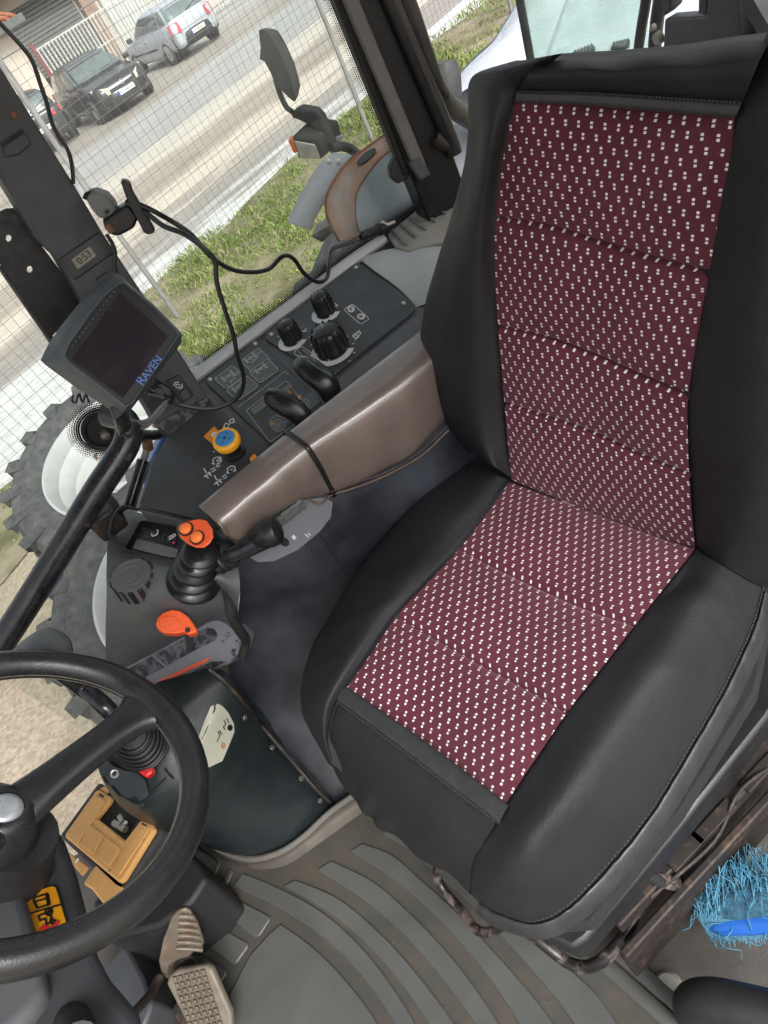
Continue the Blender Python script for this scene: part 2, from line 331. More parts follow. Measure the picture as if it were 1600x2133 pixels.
# maroon cloth with woven white marks, laid in the cloth's own UV (metres)
def cloth():
    m = bpy.data.materials.new('maroon_cloth'); m.use_nodes = True; nt = m.node_tree; N = nt.nodes; L = nt.links; b = N['Principled BSDF']
    b.inputs['Roughness'].default_value = .9; b.inputs['Sheen Weight'].default_value = .35; b.inputs['Sheen Roughness'].default_value = .5; b.inputs['Sheen Tint'].default_value = (.8, .5, .55, 1)
    b.inputs['Specular IOR Level'].default_value = .15
    uv = N.new('ShaderNodeUVMap'); sp = N.new('ShaderNodeSeparateXYZ'); L.new(uv.outputs[0], sp.inputs[0])
    def mth(op, a, c=None, d=None):
        n = N.new('ShaderNodeMath'); n.operation = op
        for k, x in enumerate((a, c, d)):
            if x is None: continue
            if isinstance(x, (int, float)): n.inputs[k].default_value = x
            else: L.new(x, n.inputs[k])
        return n.outputs[0]
    U, V = sp.outputs[0], sp.outputs[1]
    tcd = N.new('ShaderNodeTexCoord'); nd = N.new('ShaderNodeTexNoise'); nd.inputs['Scale'].default_value = 55; nd.inputs['Detail'].default_value = 5; L.new(tcd.outputs['Object'], nd.inputs['Vector'])
    sd = N.new('ShaderNodeSeparateColor'); L.new(nd.outputs['Color'], sd.inputs[0])
    U = mth('ADD', U, mth('MULTIPLY', mth('SUBTRACT', sd.outputs[0], .5), .0034)); V = mth('ADD', V, mth('MULTIPLY', mth('SUBTRACT', sd.outputs[1], .5), .0030))
    px, py = PXP, PYP
    row = mth('FLOOR', mth('DIVIDE', V, py))
    sh = mth('MULTIPLY', row, px*.5 + px*.0)
    lu = mth('SUBTRACT', mth('MULTIPLY', mth('FRACT', mth('DIVIDE', mth('ADD', U, sh), px)), px), px/2)
    lv = mth('SUBTRACT', mth('MULTIPLY', mth('FRACT', mth('DIVIDE', V, py)), py), py/2)
    masks = []
    for (cx, cy) in ((.0003, .00195), (-.0003, -.00195)):
        a = mth('LESS_THAN', mth('ABSOLUTE', mth('SUBTRACT', lu, cx)), .0015); c = mth('LESS_THAN', mth('ABSOLUTE', mth('SUBTRACT', lv, cy)), .00122)
        masks.append(mth('MULTIPLY', a, c))
    mk = mth('MAXIMUM', masks[0], masks[1])
    tc = N.new('ShaderNodeTexCoord'); n1 = N.new('ShaderNodeTexNoise'); n1.inputs['Scale'].default_value = 14; n1.inputs['Detail'].default_value = 6; L.new(tc.outputs['Object'], n1.inputs['Vector'])
    n2 = N.new('ShaderNodeTexNoise'); n2.inputs['Scale'].default_value = 600; n2.inputs['Detail'].default_value = 2; L.new(tc.outputs['Object'], n2.inputs['Vector'])
    rp = N.new('ShaderNodeValToRGB'); rp.color_ramp.elements[0].position = .3; rp.color_ramp.elements[0].color = (.070, .0145, .025, 1); rp.color_ramp.elements[1].position = .75; rp.color_ramp.elements[1].color = (.120, .028, .044, 1)
    L.new(mth('ADD', mth('MULTIPLY', n1.outputs['Fac'], .5), mth('MULTIPLY', n2.outputs['Fac'], .5)), rp.inputs[0])
    # faint lint
    n3 = N.new('ShaderNodeTexNoise'); n3.inputs['Scale'].default_value = 170; n3.inputs['Detail'].default_value = 4; L.new(tc.outputs['Object'], n3.inputs['Vector'])
    lint = mth('GREATER_THAN', n3.outputs['Fac'], .735)
    mi0 = N.new('ShaderNodeMix'); mi0.data_type = 'RGBA'; L.new(mth('MULTIPLY', lint, .3), mi0.inputs['Factor']); L.new(rp.outputs[0], mi0.inputs['A']); mi0.inputs['B'].default_value = (.45, .28, .28, 1)
    mi = N.new('ShaderNodeMix'); mi.data_type = 'RGBA'; L.new(mk, mi.inputs['Factor']); L.new(mi0.outputs['Result'], mi.inputs['A']); mi.inputs['B'].default_value = (.75, .73, .72, 1)
    L.new(mi.outputs['Result'], b.inputs['Base Color'])
    # vertical rib weave
    wv = mth('SINE', mth('MULTIPLY', U, 2*PI/.0042)); bp = N.new('ShaderNodeBump'); bp.inputs['Strength'].default_value = .35; bp.inputs['Distance'].default_value = .001
    L.new(mth('ADD', mth('MULTIPLY', wv, .35), n2.outputs['Fac']), bp.inputs['Height']); L.new(bp.outputs['Normal'], b.inputs['Normal'])
    M['maroon_cloth'] = m
PXP, PYP = .0150, .0112
cloth()
def dots(name):
    m = bpy.data.materials.new(name); m.use_nodes = True; nt = m.node_tree; N = nt.nodes; L = nt.links; N.clear()
    o = N.new('ShaderNodeOutputMaterial'); tr = N.new('ShaderNodeBsdfTransparent'); bk = N.new('ShaderNodeBsdfDiffuse'); bk.inputs['Color'].default_value = (.008, .008, .008, 1)
    uv = N.new('ShaderNodeUVMap'); sp = N.new('ShaderNodeSeparateXYZ'); L.new(uv.outputs[0], sp.inputs[0])
    def mth(op, a, c=None):
        n = N.new('ShaderNodeMath'); n.operation = op
        for k, x in enumerate((a, c)):
            if x is None: continue
            if isinstance(x, (int, float)): n.inputs[k].default_value = x
            else: L.new(x, n.inputs[k])
        return n.outputs[0]
    row = mth('FLOOR', sp.outputs[1]); u = mth('SUBTRACT', mth('FRACT', mth('ADD', sp.outputs[0], mth('MULTIPLY', row, .5))), .5); v = mth('SUBTRACT', mth('FRACT', sp.outputs[1]), .5)
    r = mth('SQRT', mth('ADD', mth('MULTIPLY', u, u), mth('MULTIPLY', v, v)))
    lim = mth('SUBTRACT', .62, mth('MULTIPLY', row, .075))
    k = mth('LESS_THAN', r, lim); mx = N.new('ShaderNodeMixShader'); L.new(k, mx.inputs[0]); L.new(tr.outputs[0], mx.inputs[1]); L.new(bk.outputs[0], mx.inputs[2]); L.new(mx.outputs[0], o.inputs['Surface']); M[name] = m
dots('frit')
# ================================================================== DRIVER SEAT (swivelled toward the open door)
seat = thing('driver_seat', 'black vinyl tractor seat with maroon cloth panels dotted with white squares', 'seat', (.05, -.05, 0))
YAW = math.radians(26); SR = np.array([math.cos(YAW), math.sin(YAW), 0]); SF = np.array([-math.sin(YAW), math.cos(YAW), 0]); UP = np.array([0, 0, 1.])
JC = (atz(1060, 1000, .48)+atz(1450, 1150, .48))/2
REC = math.radians(12); BN = SF*math.cos(REC)+UP*math.sin(REC); BP = Plane(JC, BN)
def bp(px, w=0.): return BP.at(px[0], px[1], w)
def arcuv(A, scale=1.):
    r, c, _ = A.shape
    u = np.concatenate([np.zeros((r, 1)), np.cumsum(np.linalg.norm(np.diff(A, axis=1), axis=2), axis=1)], 1); u = u-u[:, c//2:c//2+1]
    mid = A[:, c//2]; v = np.concatenate([[0], np.cumsum(np.linalg.norm(np.diff(mid, axis=0), axis=1))])
    return u, np.repeat(v[:, None], c, 1)
def cushion_sheet(A, rows_at, k, name, m, parent, depth=.008, puff=.007, wrinkle=0.0):
    # A fine grid with rows_at: row indices of the quilting lines
    r, c, _ = A.shape; N = normals(A); v = np.concatenate([[0], np.cumsum(np.linalg.norm(np.diff(A[:, c//2], axis=0), axis=1))])
    u, vv = arcuv(A); D = np.zeros((r, c))
    vs = [v[i] for i in rows_at]
    for a, b in zip(vs[:-1], vs[1:]):
        for i in range(r):
            if a <= v[i] <= b: t = (v[i]-a)/(b-a); D[i] += puff*math.sin(PI*t)**.45
    e = np.linspace(0, 1, c); D = D*np.sin(PI/2*np.clip(np.minimum(e, 1-e)/.28, 0, 1))[None, :]
    for q in vs[1:-1]: D -= depth*np.exp(-((v[:, None]-q)/.0028)**2)
    P = A+N*D[:, :, None]
    uv = np.stack([u, vv], 2).reshape(-1, 2)
    b = MB().grid(P); o = obj(name, b.v, b.f, m, parent, uv=uv, auto=180); return o
def L5(a): # five px points -> list
    return a
# --- backrest panel net
bk_rows = [
 [(1072,212),(1185,216),(1300,224),(1416,234),(1531,245)],
 [(1050,320),(1160,334),(1280,352),(1396,372),(1515,395)],
 [(1032,457),(1142,473),(1255,508),(1362,540),(1478,572)],
 [(1031,570),(1137,592),(1245,622),(1350,650),(1459,668)],
 [(1037,683),(1140,704),(1240,740),(1335,782),(1434,826)],
 [(1044,765),(1142,787),(1240,824),(1334,868),(1433,907)],
 [(1051,842),(1148,870),(1247,905),(1340,948),(1436,990)],
 [(1058,925),(1154,955),(1255,995),(1350,1038),(1442,1072)],
 [(1066,1000),(1162,1039),(1272,1083),(1366,1121),(1449,1146)]]
bw = [0, -.008, -.012, -.008, 0]
bk = [[bp(p, w+(.012 if 0 else 0)) for p, w in zip(r, bw)] for r in bk_rows]
Bk = crn(bk, 14, 16)
panel_b = cushion_sheet(Bk, [0, 28, 56, 84, 112], 14, 'backrest_panel', 'maroon_cloth', seat, puff=.008)
print('SEAT back seg lens', [round(float(np.linalg.norm(np.diff(Bk[a:b, 32], axis=0), axis=1).sum()), 3) for a, b in ((0, 28), (28, 56), (56, 84), (84, 112))], 'width', round(float(np.linalg.norm(Bk[0, 0]-Bk[0, -1])), 3))
# --- left bolster of the backrest: columns back, silhouette, peak, seam
sl = [(1165,112),(1128,138),(1089,177),(1073,214),(1052,308),(1033,425),(1028,519),(1033,636),(1042,753),(1049,870),(1060,955),(1066,996)]
so = [(1075,128),(1000,150),(979,172),(977,205),(981,266),(972,340),(944,448),(914,540),(886,640),(877,744),(911,850),(975,935)]
WR = lambda p, x: np.array(p)+x
def side_net(sl, so, sgn, wmid=.028, wsil=-.045, wback=-.15):
    net = []
    for i, (a, b) in enumerate(zip(sl, so)):
        A = bp(a, -.004); S = bp(b, wsil)
        k = .018 if i < 4 else wmid
        if i == 0: k = .0
        m1 = bp(lerp(a, b, .10), .008 if i > 2 else 0.002); m2 = bp(lerp(a, b, .42), k); m3 = bp(lerp(a, b, .80), k*.45-.004)
        R = S-BN*.10+SR*sgn*.012; R2 = S-BN*.13+SR*sgn*.06
        if i < 4: R = S-BN*.05-UP*(.022-.005*i)+SR*sgn*.004; R2 = S-BN*.10-UP*(.06-.012*i)+SR*sgn*.03
        net.append([bp(lerp(a, b, -.10), -.022), A, m1, m2, m3, S, R, R2])
    return net
netL = side_net(sl, so, -1)
fl = crn(netL, 6, 6); MB().grid(fl).build('backrest_bolster', 'vinyl', seat, auto=180)
# right bolster: runs past the frame, mirrored widths
sr = [(1604,70),(1590,118),(1549,200),(1533,245),(1518,312),(1497,416),(1478,519),(1459,636),(1440,740),(1431,870),(1441,1000),(1449,1143)]
ro = [(1672,78),(1716,108),(1742,160),(1756,230),(1764,320),(1768,420),(1772,520),(1775,640),(1780,800),(1775,960),(1720,1130),(1592,1228)]
netR = side_net(sr, ro, 1)
# lower inner corner of the right bolster hangs over the cushion
MB().grid(crn(netR, 6, 6)).build('backrest_bolster', 'vinyl', seat, auto=180)
# --- headrest band: from panel top over the rounded top edge
top_px = [(1073,214),(1187,217),(1300,225),(1416,235),(1531,246)]
strip_px = [(1076,190),(1200,192),(1310,198),(1430,206),(1546,213)]
crest_px = [(1122,124),(1235,117),(1340,110),(1470,93),(1606,74)]
hb = []
for t, w in ((-.04, .001), (.08, .006), (.2, .010), (.42, .015), (.66, .012), (.88, -.010)):
    hb.append([bp(lerp(a, c, t), w) for a, c in zip(strip_px, crest_px)])
cr_pts = [bp(c, -.055) for c in crest_px]; hb.append(cr_pts); hb.append([p-BN*.06-UP*.012 for p in cr_pts]); hb.append([p-BN*.10-UP*.08 for p in cr_pts]); hb.append([p-BN*.12-UP*.45 for p in cr_pts])
H = crn(hb, 6, 8); Nn = normals(H)
for i in range(H.shape[0]):
    for j in range(H.shape[1]): H[i, j] += Nn[i, j]*.0014*math.sin(j*.55+i*.16)*math.exp(-((i-26)/11)**2)
MB().grid(H).build('headrest', 'vinyl', seat, auto=180)
# elastic band between headrest and panel with stitching
ea = [[bp(lerp(a, c, t), w) for a, c in zip(top_px, strip_px)] for t, w in ((-.05, .001), (.08, .006), (.5, .007), (.92, .006), (1.08, .001))]
MB().grid(crn(ea, 4, 10)).build('trim_band', 'vinyl_trim', seat, auto=180)
def stitching(pts, n, m='thread', r=.0011, parent=seat, lift=.0):
    P = cr(pts, 12); d = np.concatenate([[0], np.cumsum([np.linalg.norm(P[i+1]-P[i]) for i in range(len(P)-1)])]); P = np.array(P); b = MB()
    f = lambda t: np.array([np.interp(t*d[-1], d, P[:, k]) for k in range(3)])
    for i in range(n): b.tube([f((i+.12)/n), f((i+.72)/n)], r, 5, 1)
    return b.build('stitching', m, parent)
stitching([bp(lerp(a, c, .97), .0085) for a, c in zip(top_px, strip_px)], 62)
# --- seat cushion
cz = [.48, .505, .525, .53]
cu_rows = [
 [(1062,1003),(1162,1041),(1272,1083),(1369,1119),(1447,1144)],
 [(1012,1073),(1100,1112),(1201,1154),(1298,1190),(1386,1222)],
 [(959,1141),(1037,1184),(1131,1228),(1225,1269),(1325,1300)],
 [(894,1211),(975,1257),(1066,1305),(1160,1350),(1255,1390)],
 [(828,1281),(912,1331),(1000,1381),(1094,1431),(1184,1481)],
 [(776,1358),(858,1410),(942,1466),(1030,1522),(1118,1578)],
 [(722,1434),(803,1491),(887,1550),(969,1612),(1053,1675)]]
czz = [.48, .493, .505, .517, .525, .529, .527]
cb = [0, -.012, -.017, -.012, 0]
cu = [[atz(p[0], p[1], z+w) for p, w in zip(r, cb)] for r, z in zip(cu_rows, czz)]
Cu = crn(cu, 16, 16)
panel_c = cushion_sheet(Cu, [0, 32, 64, 96], 16, 'cushion_panel', 'maroon_cloth', seat, puff=.010)
print('SEAT cushion seg lens', [round(float(np.linalg.norm(np.diff(Cu[a:b, 32], axis=0), axis=1).sum()), 3) for a, b in ((0, 32), (32, 64), (64, 96))])
cen = atz(1050, 1380, .4)
def inward(p, a, dz):
    q = np.array(p, float); v = cen-q; v[2] = 0; v = unit(v); return q+v*a+np.array([0, 0, dz])
# left (far) bolster of the cushion
cl = [((1062,1002),(983,962),.485,.455),((1012,1073),(875,1044),.495,.45),((959,1141),(748,1181),.505,.448),((894,1211),(697,1266),.515,.446),((828,1281),(655,1340),.525,.446),((770,1365),(630,1415),.529,.446),((712,1447),(628,1478),.527,.444),((690,1500),(645,1520),.51,.438),((685,1545),(664,1553),.49,.43),((694,1593),(686,1592),.46,.42)]
net = []
for i, (a, b, z1, z2) in enumerate(cl):
    A = atz(*a, z1-.004); S = atz(*b, z2); hgt = .022 if i < 6 else .015*(9-i)/3
    p1 = atz(*lerp(a, b, .12), z1+hgt*.35); p2 = atz(*lerp(a, b, .42), z1+hgt*.8); p3 = atz(*lerp(a, b, .8), z1*.35+z2*.65+.022)
    net.append([A-UP*.02+unit(A-S)*np.array([1, 1, 0])*.02, A, p1, p2, p3, S, inward(S, .006, -.05), inward(S, .03, -.11)])
Lb = crn(net, 6, 6); Nn = normals(Lb)
for i in range(Lb.shape[0]):
    for j in range(14, Lb.shape[1]): Lb[i, j] += Nn[i, j]*(.005*math.exp(-((i-7)/2.2)**2)-.006*math.exp(-((i-12)/2.5)**2)+.004*math.exp(-((i-17-.25*j)/2.)**2))*math.exp(-((j-23)/7)**2)
MB().grid(Lb).build('cushion_bolster', 'vinyl', seat, auto=180)
# front apron
ft = [(712,1450),(795,1512),(876,1573),(958,1636),(1041,1699)]
fm = [(688,1530),(775,1606),(848,1668),(926,1730),(1003,1765)]
fb = [(694,1594),(752,1688),(812,1738),(892,1796),(981,1857)]
top = [atz(*p, .527) for p in ft]; mid = [atz(*p, .50) for p in fm]; m15 = [atz(*lerp(a, c, .45), .523) for a, c in zip(ft, fm)]; bot = [atz(*p, .40) for p in fb]
m25 = [atz(*lerp(a, c, .55), .455) for a, c in zip(fm, fb)]
Fr = crn([top, m15, mid, m25, bot, [inward(p, .02, -.05) for p in bot]], 8, 10); Nn = normals(Fr)
for i in range(Fr.shape[0]):
    for j in range(Fr.shape[1]): Fr[i, j] += Nn[i, j]*(.006*math.exp(-((i-27+(j-11)*.2)/6)**2)*math.exp(-((j-11)/2.0)**2)-.006*math.exp(-((i-30)/6)**2)*math.exp(-((j-13.5)/1.6)**2)+.003*math.sin(j*.5)*math.exp(-((i-32)/6)**2))
MB().grid(Fr).build('front_apron', 'vinyl', seat, auto=180)
ea = [[lerp(a, b, t)+UP*w for a, b in zip([atz(x+(10 if i == 4 else 0), y-4+(8 if i == 4 else 0), .527) for i, (x, y) in enumerate(cu_rows[-1])], [atz(x-9+(10 if i == 4 else 0), y+11+(7 if i == 4 else 0), .527) for i, (x, y) in enumerate(ft)])] for t, w in ((-.05, -.003), (.1, .004), (.5, .005), (.9, .004), (1.05, -.002))]
MB().grid(crn(ea, 4, 10)).build('trim_band', 'vinyl_trim', seat, auto=180)
stitching([atz(x-10, y+12, .531) for x, y in ft], 60)
# right (near) bolster of the cushion
rr = [((1447,1143),(1594,1232),.478,.43),((1386,1222),(1576,1300),.493,.43),((1325,1300),(1544,1375),.505,.43),((1255,1390),(1500,1462),.517,.43),((1184,1481),(1431,1581),.525,.428),((1118,1578),(1350,1712),.529,.424),((1053,1677),(1256,1825),.527,.418),((1012,1737),(1181,1898),.512,.412),((988,1790),(1112,1926),.48,.405),((981,1848),(1040,1905),.43,.395),((981,1862),(1000,1882),.39,.385)]
net = []; edge = []
for i, (a, b, z1, z2) in enumerate(rr):
    A = atz(*a, z1-.003); S = atz(*b, z2); hgt = .013 if i < 7 else .008*(10-i)/3
    net.append([A-UP*.02+unit(A-S)*np.array([1, 1, 0])*.02, A, atz(*lerp(a, b, .1), z1+hgt*.4), atz(*lerp(a, b, .38), z1+hgt), atz(*lerp(a, b, .72), lerp(z1, z2, .48)+.012), S, inward(S, -.004, -.045), inward(S, .02, -.085)]); edge.append(S)
Rb = crn(net, 6, 6); Nn = normals(Rb)
for i in range(Rb.shape[0]):
    for j in range(10, Rb.shape[1]): Rb[i, j] += Nn[i, j]*(.006*math.exp(-((i-11+.3*j)/2.2)**2)*math.exp(-((j-15)/4)**2)-.005*math.exp(-((i-5)/2.5)**2)*math.exp(-((j-12)/5)**2)+.0035*math.exp(-((i-16)/2)**2)*math.exp(-((j-20)/5)**2)-.004*math.exp(-((i-36)/3)**2)*math.exp(-((j-21)/6)**2))
MB().grid(Rb).build('cushion_bolster', 'vinyl', seat, auto=180)
# binding strip along the near lower edge
outer = [(1606,1262),(1594,1325),(1562,1398),(1518,1486),(1450,1604),(1369,1735),(1274,1851),(1196,1922),(1122,1952),(1034,1930),(992,1902)]
inn = [atz(*p, z2+.003) for (_, p, _, z2) in rr]; ou = [atz(*p, z2-.012) for p, (_, _, _, z2) in zip(outer, rr)]
bs = [[lerp(a, b, t)+UP*w for a, b in zip(inn, ou)] for t, w in ((-.12, -.004), (.0, .003), (.3, .007), (.7, .006), (1, 0), (1.0, -.012), (.6, -.02))]
B2 = crn(bs, 3, 8)
for j in range(B2.shape[1]):
    B2[:, j] += UP*.0012*math.sin(j*1.9+math.sin(j*.7)*2)
MB().grid(B2).build('binding', 'vinyl_trim', seat, auto=180)
stitching([p+UP*.004+unit(q-p)*-.004 for p, q in zip(inn, ou)], 110)
# seat pan, suspension housing, rails
MB().prism([atz(*p, .335) for p in ((1118,1942),(1192,1978),(1222,1958),(1420,1722),(1600,1496),(1760,1250),(1300,1000),(1000,1150),(760,1400),(780,1640))], -UP*.055).build('seat_pan', 'black_plastic', seat, bevel=.006)
MB().prism([atz(*p, .375) for p in ((1150,1932),(1230,1925),(1420,1690),(1575,1440),(1605,1290),(1760,1250),(1300,1050),(900,1300),(800,1600))], -UP*.03).build('seat_fabric', 'cloth_black', seat, bevel=.004)
ra, rb_ = atz(1640, 1545, .23), atz(1262, 1950, .23); rd = unit(rb_-ra); rs = unit(np.cross(rd, UP)); rs = rs if rs[0] < 0 else -rs
MB().box(lerp(ra, rb_, .46)-rs*.19+UP*-.08, (rd, rs, UP), (.46, .33, .26)).build('suspension_housing', 'rust_dark', seat, bevel=.01)
b = MB(); Lr = np.linalg.norm(rb_-ra)
b.box(lerp(ra, rb_, .45)+UP*.025, (rd, rs, UP), (Lr*1.0, .03, .03)); b.box(lerp(ra, rb_, .5)+rs*.028+UP*-.01, (rd, rs, UP), (Lr*1.0, .012, .028)); b.box(lerp(ra, rb_, .52)+rs*.02+UP*-.09, (rd, rs, UP), (Lr*.97, .01, .1))
b.build('slide_rail', 'rust_dark', seat, bevel=.003)
b = MB()
for t in (.2, .45, .6): b.box(lerp(ra, rb_, t)+rs*.012+UP*.042, (rd, rs, UP), (.05+.03*(t*37 % 1), .016, .005))
b.tube([lerp(ra, rb_, .05)+rs*.022+UP*.03, lerp(ra, rb_, .3)+rs*.012+UP*.05, lerp(ra, rb_, .5)+rs*.024+UP*.03, lerp(ra, rb_, .8)+rs*.016+UP*.035], .003)
b.build('rail_bracket', 'rust_dark', seat, bevel=.002)
MB().tube([atz(1328, 1815, .30), atz(1345, 1822, .29), atz(1385, 1830, .265), atz(1408, 1832, .25), atz(1404, 1845, .245), atz(1370, 1838, .262)], .006).build('adjuster_strap', 'tube_worn', seat)
MB().tube([atz(1322, 1812, .31), atz(1350, 1822, .295), atz(1378, 1838, .27)], .007).build('strap', 'cloth_black', seat)
# slide release handle: bent steel tube sticking out in front
hz = .16
b = MB().tube([atz(x, y, hz+dz) for x, y, dz in ((1420,1740,.06),(1310,1935,.045),(1290,1965,.03),(1255,2000,.02),(1222,2014,0),(1190,2008,-.005),(1160,1988,0),(1120,1956,.02),(1080,1925,.05))], .0085, 12)
b.build('adjuster_handle', 'tube_worn', seat)
MB().tube([atz(x, y, .10+dz) for x, y, dz in ((915,1800,.05),(910,1822,.02),(922,1850,0),(960,1895,-.01),(990,1934,0),(1015,1942,.01),(1045,1930,.03),(1075,1912,.06))], .0075, 12).build('adjuster_handle', 'tube_worn', seat)
# ================================================================== TRACTOR CAB SHELL
cab = thing('tractor', 'tractor cab with black pillars, rusty rear fender and white-rimmed wheel outside the window', 'tractor', (.5, 0, 0))
CP = Plane.three(atz(548, 700, .69), atz(742, 545, .69), atz(862, 650, .65)); cp = Place(CP)
P0 = Plane((0, 0, 0), UP)
# floor plate (right of the rubber mat, under the seat) and lower shell
MB().prism([(-1.0, -1.3, -.002), (.46, -1.3, -.002), (.46, 1.25, -.002), (-1.0, 1.25, -.002)], -UP*.05).build('floor', 'floor_plate', cab, smooth=False)
MB().lathe([(0, .007), (.016, .006), (.02, .001), (.021, 0)], atz(1393, 2055, .0), UP, 24).build('floor_plug', 'shelf', cab)
# side window pane between the posts, slightly dirty; sill line at z=.70
WP = Plane.three(atz(410, 770, .70), atz(870, 430, .70), atz(870, 430, .70)+UP*.5+np.array([.06, 0, 0]))
if WP.n @ (CAM-WP.o) < 0: WP.n = -WP.n
wv = lambda x, y, w=0: WP.at(x, y, w)
a, c = atz(428, 760, .70), atz(882, 421, .70); wu = unit(c-a); wup = unit(UP+np.array([.12, 0, 0])); wup = unit(wup-wu*(wup@wu))
pane = MB().prism([a-wu*.02, c+wu*.10, c+wu*.10+wup*.75, a-wu*.02+wup*.75], WP.n*-.005).build('side_window', 'pane', cab, smooth=False)
def fritstrip(p0, p1, up, width, rows=7, name='window_frit', parent=None, off=None, pitch=.0042):
    p0, p1 = np.array(p0), np.array(p1); L = np.linalg.norm(p1-p0); nn = WP.n*.0015 if off is None else off; hgt = rows*pitch
    v = [p0+nn, p1+nn, p1+nn+up*hgt, p0+nn+up*hgt]; o = obj(name, v, [(0, 1, 2, 3)], 'frit', parent, smooth=False, uv=[(0, 0), (L/pitch, 0), (L/pitch, rows), (0, rows)]); return o
fritstrip(a, c, wup, 0, parent=pane)
# rubber seal along the sill and up the rear pillar
MB().tube([a-wu*.1+wup*-.004, c-wu*.03+wup*-.004], .011, 8, 1).build('window_seal', 'seal_black', cab)
# door glass in front of the post (lower, reaching down past the console) with its frit-ringed hinge mount
fl0 = atx(395, 800, .80); dg = [np.array([.80, .205, 1.9]), np.array([.80, .205, -.1]), np.array([.74, .95, -.1]), np.array([.74, .95, 1.9])]
DP = Plane.three(dg[0], dg[1], dg[2]); dpane = MB().prism(dg, -DP.n*.005).build('front_side_window', 'pane', cab, smooth=False)
hc = DP.at(215, 897, .004); e1 = unit(dg[2]-dg[1]); e2 = UP
b = MB().lathe([(.0, -.001), (.030, -.001), (.034, .006), (.040, .008), (.042, .0), (.042, -.006)], hc, DP.n, 32); b.build('hinge_mount', 'black_rubber', cab)
MB().lathe([(0, .022), (.007, .021), (.010, .015), (.010, .002)], hc+DP.n*.002-e2*.004, DP.n, 16).build('hinge_bolt', 'steel', cab)
# dotted ring round the mount
n = 48; ring = MB(); uvs = []
for i in range(n+1):
    t = 2*PI*i/n
    for k, r in enumerate((.043, .068)): ring.v.append(hc-DP.n*.003+r*(math.cos(t)*e1+math.sin(t)*e2)); uvs.append((t*.052/.0042, k*6))
ring.f = [(2*i, 2*i+1, 2*i+3, 2*i+2) for i in range(n)]
obj('window_frit', ring.v, ring.f, 'frit', dpane, smooth=False, uv=uvs)
# gas strut and its bracket
sA, sB = atx(308, 930, .72), atx(268, 1060, .66)
MB().tube([sA, lerp(sA, sB, .3)], .007, 10, 1).build('strut_rod', 'post_metal', cab); MB().tube([lerp(sA, sB, .22), sB], .0125, 12, 1).build('gas_strut', 'bar_black', cab)
MB().tube([atx(290, 905, .74), atx(330, 905, .74), atx(352, 885, .74)], .016, 8, 3, flat=.5).build('strut_bracket', 'pillar_black', cab)
MB().tube([atx(306, 918, .72), atx(309, 935, .72)], .011, 10, 1).build('strut_joint', 'bolt_rust', cab)
MB().box(atx(216, 1070, .60), (np.array([1, .2, 0]), np.array([-.2, 1, 0]), UP), (.1, .055, .05)).build('strut_bracket', 'rust_dark', cab, bevel=.006)
# grab bar
gb = [(-60,1440,.44),(0,1345,.47),(60,1252,.49),(130,1140,.52),(200,1025,.55),(240,965,.57),(263,925,.585),(268,895,.60),(255,872,.615),(225,862,.64)]
MB().tube([atx(*p) for p in gb], .0235, 18, 8).build('grab_bar', 'bar_black', cab)
# rear pillar: vertical prism, plus lighter strip and tubes
def vpost(pts, x, name, m, parent, thick, bevel=.004): # pts: px outline at plane x
    return MB().prism([atx(*p, x) for p in pts], np.array([thick, 0, 0])).build(name, m, parent, bevel=bevel)
pl_b, pl_t = atx(905, 400, .84), atx(790, 0, .84)
def bar(px0, px1, x, wd, th, name, m, ext0=0, ext1=.6, yaw=0, bevel=.004):
    p, q = atx(*px0, x), atx(*px1, x); ax = unit(q-p); p = p-ax*ext0; q = q+ax*ext1; L = np.linalg.norm(q-p); sy = unit(np.cross(ax, (1, 0, 0)))
    b = MB().box((p+q)/2, (ax, sy, np.cross(ax, sy)), (L, wd, th)); return b.build(name, m, cab, bevel=bevel)
bar((908, 395), (757, 0), .86, .095, .07, 'rear_pillar', 'pillar_black', .06)
bar((876, 352), (730, 0), .822, .026, .012, 'pillar_strip', 'pillar_strip', 0)
bar((846, 360), (704, 0), .845, .02, .03, 'window_seal', 'seal_black', .0)
fr0, fr1 = WP.at(848, 365, .001), WP.at(703, 0, .001)
fritstrip(fr0+wup*0, fr1+(fr1-fr0)*.5, -wu, 0, 8, parent=pane)
MB().tube([atx(*p, x) for p, x in (((762,-120),.82),((814,0),.82),((850,85),.82),((895,190),.82),((935,285),.82),((946,320),.82))], .0165, 16, 6).build('roll_tube', 'knob_black', cab)
MB().tube([atx(*p, x) for p, x in (((790,-120),.83),((843,0),.83),((875,90),.83),((904,172),.835),((922,205),.85),((950,230),.89),((990,256),.95),((1060,300),1.02))], .0185, 16, 6).build('roll_tube', 'knob_black', cab)
MB().tube([atx(*p, x) for p, x in (((898,160),.834),((910,184),.84),((919,200),.846))], .0192, 14, 3).build('tube_sleeve', 'tube_worn', cab)
MB().tube([atx(*p, .82) for p in ((905, 285), (925, 300), (945, 292))], .014, 10, 4).build('tube_clamp', 'rust_dark', cab)
# window latch hook at the pillar foot
lk = [(822,330),(812,350),(815,372),(830,384),(848,375),(858,362),(872,360),(878,345),(868,330),(845,326)]
MB().prism([atx(*p, .835) for p in lk], np.array([.02, 0, 0])).build('window_latch', 'black_rubber', cab, bevel=.004)
MB().box(atx(872, 350, .82), (unit((.1, .2, 1)), unit((0, 1, 0)), unit((1, 0, 0))), (.04, .025, .02)).build('latch_block', 'lamp_black', cab, bevel=.003)
